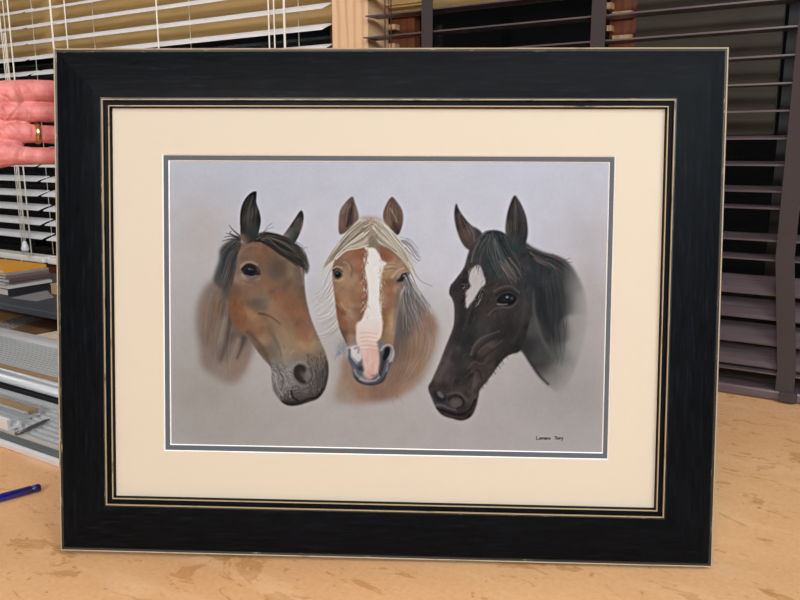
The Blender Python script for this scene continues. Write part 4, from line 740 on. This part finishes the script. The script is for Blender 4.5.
# low shelf with books
s = empty('low_shelf', (-2.1, 1.22, 0)); tag(s, 'dark slate low shelf under the white blind, with blue grey front edge', 'shelf')
MB().box(-3.0, -1.25, 1.058, 1.42, .047, .060).build('shelf_board', M['shelf'], s); MB().box(-3.0, -1.25, 1.050, 1.058, .046, .061, bev=.002).build('edge_band', M['shelf_edge'], s)
for x in (-2.9, -1.35): MB().box(x - .02, x + .02, 1.09, 1.40, 0, .047).build('support', M['shelf'], s)
def book(name, cov, z0, th, cx, cy, wx, wy, ang, label, group, pages=True):
    o = empty(name, (cx, cy, z0)); tag(o, label, 'book', group); ax = Vector((math.cos(ang), math.sin(ang), 0)); ay = Vector((-math.sin(ang), math.cos(ang), 0))
    cv = MB(); e = .0012; c = (cx, cy, 0)
    cv.rbox(c, ax, ay, wx / 2, wy / 2, z0, z0 + e).rbox(c, ax, ay, wx / 2, wy / 2, z0 + th - e, z0 + th); cv.rbox(tuple(Vector(c) + ax * (wx / 2 - e / 2)), ax, ay, e / 2, wy / 2, z0 + e, z0 + th - e); cv.build('cover', M['bk_' + cov], o)
    MB().rbox(c, ax, ay, wx / 2 - .002, wy / 2 - .002, z0 + e, z0 + th - e).build('pages', M['pages'], o); return o
bz = .0602; cx0 = -1.93
lst = [('black', .019, -.002, .0, 'thick black book, undermost of the stack on the slate shelf'), ('white', .008, .004, .02, 'white magazine directly on the thick black book in the shelf stack'), ('grey', .008, -.006, -.03, 'grey magazine under the plum one in the shelf stack'),
       ('plum', .009, .006, .03, 'plum-coloured book in the middle of the shelf stack'), ('taupe', .008, -.004, -.02, 'taupe book under the white booklet in the shelf stack'), ('grey', .006, -.008, .05, 'thin grey booklet just below the orange book'),
       ('orange', .008, -.02, .09, 'bright orange book, topmost of the stack on the slate shelf')]
for k, (cv, th, dx, an, lb) in enumerate(lst):
    book('book', cv, bz, th, cx0 - .13 + dx, 1.185, .26, .125, an * .35, lb, 'books stacked on the slate shelf'); bz += th + .0003
book('book', 'orange', .0602, .012, -2.32, 1.20, .28, .15, -.04, 'second orange book at left edge, beside the main stack', 'books stacked on the slate shelf')
book('book', 'white', .0725, .016, -2.33, 1.20, .27, .15, .03, 'pale book at left edge lying on the second orange one', 'books stacked on the slate shelf')
P = [atz(x, y, .0606) for x, y in ((11, 298), (37, 301.5), (54, 297.5), (47, 290.5))]
t = MB(); t.hexa([(p.x, p.y, .0602) for p in P] + [(p.x, p.y, .0612) for p in P]); tag(t.build('paper_sheet', M['paper']), 'grey paper sheet on the slate shelf, in front of the books', 'paper')
bx = empty('cardboard_box', (-1.78, 1.27, .0602)); tag(bx, 'low tan cardboard box on the slate shelf, right of the books', 'box')
MB().box(-1.86, -1.62, 1.20, 1.34, .0602, .086, bev=.001).build('box_body', M['card'], bx); MB().box(-1.861, -1.619, 1.199, 1.341, .0862, .0885).build('lid', M['card'], bx)
pt = empty('plastic_pot', (-1.83, 1.235, .0886)); tag(pt, 'small white plastic pot standing on the cardboard box', 'pot')
MB().tube([(-1.838, 1.235, .0886), (-1.838, 1.235, .108)], .016, 20).build('pot_body', M['pot'], pt); MB().tube([(-1.838, 1.235, .1082), (-1.838, 1.235, .1145)], .0172, 20).build('lid', M['pot'], pt)
def sheet(name, pts, z, th, m, lab, cat, grp=None):
    t = MB(); P = [atz(x, y, z) for x, y in pts]; t.hexa([(p.x, p.y, z) for p in P] + [(p.x, p.y, z + th) for p in P]); o = t.build(name, m); tag(o, lab, cat, grp); return o
sheet('newspaper', ((-20, 330), (5, 336), (56, 316), (40, 311)), .0004, .003, M['print'], 'folded printed newspaper on the bench beneath the slate shelf', 'newspaper')
sheet('wood_strip', ((8, 333), (40, 338), (70, 327), (57, 318)), .0038, .008, M['brownstrip'], 'brown moulding strip lying on the newspaper under the shelf', 'wood strip')
sheet('card_offcut', ((34, 336), (60, 342), (75, 336), (60, 331)), .0121, .002, M['cream'], 'cream card offcut on the brown strip, beside the frame', 'card offcut')

# ================================================================ the framed picture
ca, sa = math.cos(FR_YAW), math.sin(FR_YAW); cl, sl = math.cos(FR_LEAN), math.sin(FR_LEAN)
AU = Vector((ca, sa, 0)); BH = Vector((-sa, ca, 0)); AV = Vector((0, 0, cl)) + BH * sl; AW = AU.cross(AV)   # AW points at the viewer
AU, AV = AU * math.cos(FR_ROLL) + AV * math.sin(FR_ROLL), AV * math.cos(FR_ROLL) - AU * math.sin(FR_ROLL)
ORG = Vector((FR_X, FR_Y, .0075))
if AW.dot(O - ORG) < 0: AW = -AW
FM = Matrix((( AU.x, AV.x, AW.x, ORG.x), (AU.y, AV.y, AW.y, ORG.y), (AU.z, AV.z, AW.z, ORG.z), (0, 0, 0, 1)))
def onframe(u, v, w):
    r = ray(u, v); n = AW; p0 = ORG + AW * w; t = (p0 - O).dot(n) / r.dot(n); p = O + r * t - ORG; return p.dot(AU), p.dot(AV)
pf = empty('framed_picture'); pf.matrix_world = FM; tag(pf, 'large black wooden frame with pastel drawing of three horse heads, standing on the bench', 'framed picture')
def fpart(mb, name, mats, smooth=False):
    me = bpy.data.meshes.new(name); o = bpy.data.objects.new(name, me); C.objects.link(o); bmesh.ops.recalc_face_normals(mb.bm, faces=mb.bm.faces); mb.bm.to_mesh(me); mb.bm.free()
    for m in (mats if isinstance(mats, (list, tuple)) else [mats]): me.materials.append(m)
    o.parent = pf; return o
PROF = [(0, -.030, 3), (0, -.0030, 3), (.0002, -.0006, 1), (.0009, 0, 1), (.0016, -.0003, 2), (.0036, -.0006, 2), (.0048, .0004, 0), (.018, .0026, 0), (.034, .0046, 0), (.046, .0056, 0), (.0532, .0058, 2), (.0545, .0058, 1), (.0549, .0065, 1), (.0555, .0065, 1), (.0559, .0050, 0),
        (.0566, .0032, 0), (.0602, .0030, 0), (.0607, .0036, 1), (.0611, .0043, 1), (.0617, .0043, 1), (.0620, .0030, 0), (.0626, -.0010, 0), (.0630, -.0045, 0), (.0630, -.030, 3)]
W_, H_ = FR_W, FR_H
def rail(kind):
    mb = MB(); n = len(PROF); sub = 24; rows = []
    L = W_ if kind in 'TB' else H_
    for k in range(sub + 1):
        row = []
        for s_, w_, _ in PROF:
            t = s_ + (L - 2 * s_) * k / sub
            u, v = {'T': (t, H_ - s_), 'B': (t, s_), 'L': (s_, t), 'R': (W_ - s_, t)}[kind]
            # rail-local axes: x along the rail, so the stain grain runs along it
            row.append(mb.bm.verts.new((u, v, w_)))
        rows.append(row)
    for A_, B_ in zip(rows, rows[1:]):
        for i in range(n): mb._f([A_[i], A_[(i + 1) % n], B_[(i + 1) % n], B_[i]], PROF[i][2], False)
    mb._f(rows[0][::-1], 3); mb._f(rows[-1], 3)
    if kind in 'LR':                               # turn the mesh axes, turn the object back
        mb.bm.transform(Matrix.Rotation(-math.pi / 2, 4, 'Z'))
    o = fpart(mb, 'frame_rail', [M['frame_black'], M['gold_edge'] , M['scuff'], M['black_trim']])
    if kind in 'LR': o.rotation_euler = (0, 0, math.pi / 2)
for k in 'TBLR': rail(k)
def ring(outer, inner, z, th, mm, name, bev=.0009):
    (a0, b0, a1, b1), (c0, d0, c1, d1) = outer, inner; mb = MB()
    def q(x0, y0, x1, y1, w): return [mb.bm.verts.new(p + (w,)) for p in ((x0, y0), (x1, y0), (x1, y1), (x0, y1))]
    o1 = q(a0, b0, a1, b1, z); i1 = q(c0, d0, c1, d1, z); i2 = q(c0 + bev, d0 + bev, c1 - bev, d1 - bev, z - th); o2 = q(a0, b0, a1, b1, z - th)
    for k in range(4):
        j = (k + 1) % 4; mb._f([o1[k], o1[j], i1[j], i1[k]], 0); mb._f([i1[k], i1[j], i2[j], i2[k]], 1); mb._f([i2[k], i2[j], o2[j], o2[k]], 0); mb._f([o2[k], o2[j], o1[j], o1[k]], 0)
    return fpart(mb, name, mm)
def opening(px, w):
    P = [onframe(x, y, w) for x, y in px]
    return (P[0][0] + P[3][0]) / 2, (P[2][1] + P[3][1]) / 2, (P[1][0] + P[2][0]) / 2, (P[0][1] + P[1][1]) / 2
op1 = opening(((163, 155), (615.3, 157), (607, 459), (165, 450)), -.0025)
op2 = opening(((168.6, 160), (610.2, 162.2), (602.6, 454), (170, 444.4)), -.0040)
op1 = (op1[0] - .0009, op1[1] - .0009, op1[2] + .0009, op1[3] + .0009)
e_ = .0605
ring((e_, e_, W_ - e_, H_ - e_), op1, -.0025, .0013, [M['mat_cream'], M['mat_core']], 'cream_mat')
ring((e_ + .001, e_ + .001, W_ - e_ - .001, H_ - e_ - .001), op2, -.0040, .0013, [M['mat_grey'], M['mat_core']], 'grey_mat')
mb = MB(); mb.box(e_, W_ - e_, e_, H_ - e_, -.0120, -.0065); fpart(mb, 'backing_board', M['backing'])
# the drawing itself: a sheet whose pigment is painted stroke by stroke
import numpy as np
img = paint(); g = 1.0
nu, nv = 700, 452
u0, v0, u1, v1 = op2[0] - .004, op2[1] - .004, op2[2] + .004, op2[3] + .004
U, V = np.meshgrid(np.linspace(u0, u1, nu), np.linspace(v0, v1, nv)); wz = -.0056
P3 = np.array(ORG)[None, None] + U[..., None] * np.array(AU) + V[..., None] * np.array(AV) + wz * np.array(AW)
dd = P3 - np.array(O); zc = dd @ np.array(_F); sx = 400 + F_PX * (dd @ np.array(_R)) / zc; sy = 300 - F_PX * (dd @ np.array(_V)) / zc
fx = np.clip((sx - PX0) * PS - .5, 0, PW - 1.001); fy = np.clip((sy - PY0) * PS - .5, 0, PH - 1.001); ix, iy = fx.astype(int), fy.astype(int); tx, ty = (fx - ix)[..., None], (fy - iy)[..., None]
col = (img[iy, ix] * (1 - tx) + img[iy, ix + 1] * tx) * (1 - ty) + (img[iy + 1, ix] * (1 - tx) + img[iy + 1, ix + 1] * tx) * ty
linc = np.where(col <= .04045, col / 12.92, ((col + .055) / 1.055) ** 2.4) * np.array([.65,.69,.712])
me = bpy.data.meshes.new('drawing'); nvt = nu * nv; me.vertices.add(nvt)
co = np.stack([U, V, np.full(U.shape, wz)], -1).reshape(-1, 3); me.vertices.foreach_set('co', co.astype(np.float32).ravel())
idx = np.arange(nvt).reshape(nv, nu); fa = np.stack([idx[:-1, :-1], idx[:-1, 1:], idx[1:, 1:], idx[1:, :-1]], -1).reshape(-1, 4)
me.loops.add(fa.size); me.loops.foreach_set('vertex_index', fa.ravel().astype(np.int32)); me.polygons.add(len(fa)); me.polygons.foreach_set('loop_start', (np.arange(len(fa)) * 4).astype(np.int32)); me.polygons.foreach_set('loop_total', np.full(len(fa), 4, np.int32))
me.update(calc_edges=True)
at = me.color_attributes.new('pigment', 'FLOAT_COLOR', 'POINT'); at.data.foreach_set('color', np.concatenate([np.clip(linc, 0, 1).reshape(-1, 3), np.ones((nvt, 1))], 1).astype(np.float32).ravel())
me.materials.append(M['art']); o = bpy.data.objects.new('drawing', me); C.objects.link(o); o.parent = pf; o['label'] = 'pastel drawing of bay, palomino and black horse heads'

# ================================================================ the hand
m = M['skin'] = mat('hand_skin', lin(222, 150, 136), .5, spec=.4, Subsurface_Weight=.06, Subsurface_Scale=.004)
bsdf(m).inputs['Subsurface Radius'].default_value = (1, .35, .2)
v = coords(m); n1 = noise(m, v, 55, 4, .65); n2 = noise(m, coords(m, (140, 40, 140)), 4, 4, .6)
c = ramp(m, n1, [(.3, lin(186, 96, 92)), (.5, lin(213, 127, 121)), (.8, lin(222, 150, 142))]); base(m, c); bump(m, n2, .22, .0012)
m = M['gold'] = mat('gold', lin(206, 176, 118), .28, metal=1.0)
M['sleeve'] = mat('dark_blue_knit', lin(44, 50, 66), .95)
vd = Vector((FR_X, FR_Y, 0)) - O; dE = (ORG + AV * .36 - O).dot(_F)      # view depth of the frame's left edge
person = empty('person', tuple(atd(-40, 130, dE))); tag(person, "person's open hand with gold ring, palm forward, fingers behind frame's left edge", 'person')
def hand():
    tb = bmesh.new(); bmesh.ops.create_icosphere(tb, subdivisions=2, radius=1); TV = np.array([v.co[:] for v in tb.verts]); TF = np.array([[v.index for v in f.verts] for f in tb.faces]); tb.free()
    VV, FF = [], []
    def ball(c, r, seg=0): FF.append(TF + len(VV) * len(TV)); VV.append(TV * r + np.array(c))
    def chain(pts):
        """(px, py, depth offset, radius px) blended by many overlapping spheres"""
        out = []
        for (a, b) in zip(pts, pts[1:]):
            n = max(2, int(math.hypot(b[0] - a[0], b[1] - a[1]) / 1.6))
            for i in range(n + 1):
                t = i / n; t2 = t * t * (3 - 2 * t) if False else t
                x, y, dz, r = [a[k] + (b[k] - a[k]) * t2 for k in range(4)]; dp = dE + dz
                ball(atd(x, y, dp), r * dp / F_PX, 14)
    px = 1.09e-3
    B = .046   # how far the fingers pass behind the front face
    # fingers: index, middle, ring, little
    chain([(4, 93, .026, 12.5), (22, 91.2, .030, 11.3), (36, 91.1, .036, 11.4), (56, 91.7, .046, 11.0), (74, 92, .050, 10.4), (88, 93, .053, 9.4), (98, 94, .055, 7.6)])
    chain([(8, 113, .022, 10.5), (22, 112.6, .030, 9.9), (38, 112.6, .038, 9.7), (58, 113.2, .049, 9.3), (80, 114.5, .053, 9.0), (96, 116, .057, 8.2), (108, 117, .059, 6.8)])
    chain([(8, 133, .022, 10.5), (24, 133.2, .031, 10.2), (37, 133.8, .038, 9.0), (56, 135, .048, 9.3), (78, 136.5, .053, 8.8), (92, 138, .057, 7.9), (102, 139, .059, 6.6)])
    chain([(4, 154, .022, 11.0), (22, 155.6, .028, 9.6), (33, 156, .035, 8.9), (54, 156, .046, 8.8), (70, 157, .051, 8.2), (82, 158, .054, 7.2), (90, 159, .056, 5.8)])
    # palm: four metacarpal ridges, heel and thumb mound
    chain([(12, 94, .024, 12.5), (-20, 100, .026, 16), (-62, 114, .034, 17)])
    chain([(14, 112, .026, 11.5), (-20, 116, .030, 15), (-64, 122, .036, 18)])
    chain([(14, 132, .026, 11.5), (-20, 132, .028, 16), (-64, 134, .036, 18)])
    chain([(12, 153, .024, 12.6), (-8, 152, .024, 17.5), (-34, 149, .026, 19), (-66, 144, .034, 18)])
    chain([(12, 98, .030, 11), (12, 150, .030, 11)]); chain([(0, 100, .032, 13), (0, 150, .032, 13)])
    chain([(-62, 112, .022, 19), (-48, 98, .012, 18), (-40, 78, .010, 14), (-34, 52, .012, 12), (-30, 30, .016, 11), (-28, 14, .018, 9)])    # thumb, out of the picture
    chain([(-60, 130, .034, 22), (-92, 136, .040, 22), (-112, 140, .044, 21)])     # wrist
    chain([(-112, 133, .044, 18), (-150, 138, .052, 22), (-196, 146, .062, 26)]); chain([(-112, 147, .046, 16), (-150, 152, .056, 20), (-196, 160, .068, 24)])
    me = bpy.data.meshes.new('hand'); me.from_pydata(np.vstack(VV).tolist(), [], np.vstack(FF).tolist()); o = bpy.data.objects.new('hand', me); C.objects.link(o)
    r = o.modifiers.new('r', 'REMESH'); r.mode = 'VOXEL'; r.voxel_size = .0011; r.adaptivity = 0
    s = o.modifiers.new('s', 'SMOOTH'); s.iterations = 5; s.factor = .5
    dg = bpy.context.evaluated_depsgraph_get(); me2 = bpy.data.meshes.new_from_object(o.evaluated_get(dg)); bpy.data.objects.remove(o)
    # palm creases and finger creases pressed into the surface
    nvv = len(me2.vertices); a = np.empty(nvv * 3, np.float32); me2.vertices.foreach_get('co', a); a = a.reshape(-1, 3).astype(float)
    nn = np.empty(nvv * 3, np.float32); me2.vertices.foreach_get('normal', nn); nn = nn.reshape(-1, 3).astype(float)
    d = a - np.array(O); z = d @ np.array(_F); X = 400 + F_PX * (d @ np.array(_R)) / z; Y = 300 - F_PX * (d @ np.array(_V)) / z
    front = np.clip(-(nn @ np.array(_F)), 0, 1)
    creases = [([(16, 88), (19, 96), (22, 103)], 1.0, 1.6), ([(-14, 92), (4, 96), (14, 104), (23, 106)], 1.2, 1.3), ([(-8, 100), (4, 112), (2, 122), (-6, 136)], 1.3, 1.6), ([(22, 104), (10, 118), (2, 128)], 1.2, 1.4), ([(-14, 122), (2, 124), (12, 121), (26, 121)], 1.0, 1.3),
               ([(28, 114), (31, 118), (32, 123)], 1.0, 1.2), ([(8, 126), (14, 132), (20, 142), (24, 148)], .8, 1.2), ([(0, 128), (10, 140), (22, 147)], .8, 1.2), ([(31, 126), (33, 133), (31, 142)], .9, 1.2), ([(25, 148), (23, 156), (25, 164)], .9, 1.4), ([(27, 108), (29, 113), (27, 119)], .6, 1.1), ([(47, 84), (46, 92), (47, 101)], .5, 1.0),
               ([(38, 148), (37, 156), (39, 164)], .4, 1.0), ([(-2, 84), (6, 92), (6, 102)], .6, 1.8)]
    disp = np.zeros(nvv)
    for pts, dep, wdt in creases:
        S = spline(pts, False, 8); dm = np.full(nvv, 1e9); sel = (X > S[:, 0].min() - 8) & (X < S[:, 0].max() + 8) & (Y > S[:, 1].min() - 8) & (Y < S[:, 1].max() + 8)
        q = np.full(sel.sum(), 1e9)
        for p, p2 in zip(S, S[1:]):
            e = p2 - p; L2 = max(e @ e, 1e-9); t = np.clip(((X[sel] - p[0]) * e[0] + (Y[sel] - p[1]) * e[1]) / L2, 0, 1); q = np.minimum(q, np.hypot(X[sel] - p[0] - t * e[0], Y[sel] - p[1] - t * e[1]))
        disp[sel] += dep * np.exp(-(q / wdt) ** 2)
    for bx_, by_, rr_, amt in [(-4, 152, 14, 2.0), (-10, 104, 12, 1.4), (14, 113, 6, .9), (27, 128, 4, .5), (14, 96, 6, .8), (16, 137, 6, .6)]:
        disp -= amt * np.exp(-((X - bx_) ** 2 + (Y - by_) ** 2) / rr_ ** 2)
    a -= nn * (np.clip(disp, -2, 1.8) * front * .0010)[:, None]
    a -= np.array(parent_world(person)); me2.vertices.foreach_set('co', a.astype(np.float32).ravel()); me2.polygons.foreach_set('use_smooth', np.ones(len(me2.polygons), bool)); me2.update()
    me2.materials.clear(); me2.materials.append(M['skin']); o = bpy.data.objects.new('body', me2); C.objects.link(o); o.parent = person; return o
hand()
# ring on the third finger
rc = atd(37.4, 133.6, dE + .038); ax = (atd(44, 134, dE + .0415) - atd(31, 133.6, dE + .034)).normalized()
b1 = ax.cross(_U).normalized(); b2 = ax.cross(b1); R0 = 9.3 * dE / F_PX
t = MB(); K = 40; prof = [(-.0028, .0000), (-.0024, .0011), (-.001, .0016), (.001, .0016), (.0024, .0011), (.0028, .0000), (.002, -.0006), (-.002, -.0006)]
rg = [[t.bm.verts.new(rc + ax * p + (b1 * math.cos(2 * math.pi * k / K) + b2 * math.sin(2 * math.pi * k / K)) * (R0 + q)) for p, q in prof] for k in range(K)]
for k in range(K):
    for i in range(len(prof)): t._f([rg[k][i], rg[k][(i + 1) % len(prof)], rg[(k + 1) % K][(i + 1) % len(prof)], rg[(k + 1) % K][i]], None, True)
o = t.build('ring', M['gold'], person); o['label'] = 'plain gold ring'
MB().tube([atd(-128, 144, dE + .048), atd(-160, 148, dE + .056), atd(-215, 160, dE + .07), atd(-300, 190, dE + .09), atd(-420, 250, dE + .10), atd(-560, 340, dE + .06)], [.040, .046, .050, .054, .060, .068], 24).build('sleeve', M['sleeve'], person)

# ================================================================ light
def area(name, loc, target, size, power, color, sy=None):
    l = bpy.data.lights.new(name, 'AREA'); l.energy = power; l.color = color; l.size = size
    if sy: l.shape = 'RECTANGLE'; l.size_y = sy
    o = bpy.data.objects.new(name, l); C.objects.link(o); o.location = loc; o.rotation_euler = (Vector(target) - Vector(loc)).to_track_quat('-Z', 'Y').to_euler(); return o
area('unseen_lamp', (.55, -.35, 1.70), (-.5, .75, .1), 1.0, 20, (.96, .95, .97), .5)  # the ceiling lamp over the bench
area('unseen_lamp', (.35, -2.35, 1.55), (-.9, 1.5, .5), 1.4, 82, (.97, .94, .94), .6)  # unseen fill added low behind the camera to brighten blinds and header
area('unseen_lamp', (-1.9, .35, 1.70), (-1.8, 1.4, .3), .8, 12, (.96, .95, .98), .4)  # unseen fill added above, aimed at the white slats
area('unseen_lamp', (1.6, -.2, 1.35), (-.2, .8, .4), .7, 30, (.78, .9, 1.0), .5)  # unseen bluish side lamp added for the sheen on the frame
w = bpy.data.worlds.new('night'); bpy.context.scene.world = w; w.use_nodes = True; w.node_tree.nodes['Background'].inputs[0].default_value = (.006, .006, .007, 1); w.node_tree.nodes['Background'].inputs[1].default_value = .5
cam = bpy.data.cameras.new('camera'); co_ = bpy.data.objects.new('camera', cam); C.objects.link(co_); cam.sensor_width = 36; cam.lens = F_PX / 800 * 36; cam.clip_start = .01
co_.matrix_world = Matrix(((_R.x, _V.x, -_F.x, 0), (_R.y, _V.y, -_F.y, 0), (_R.z, _V.z, -_F.z, HC), (0, 0, 0, 1)))
sc = bpy.context.scene; sc.camera = co_; sc.view_settings.view_transform = 'Standard'; sc.view_settings.look = 'None'; sc.view_settings.gamma = 1; sc.view_settings.exposure = 0.0; sc.view_settings.use_curve_mapping = False
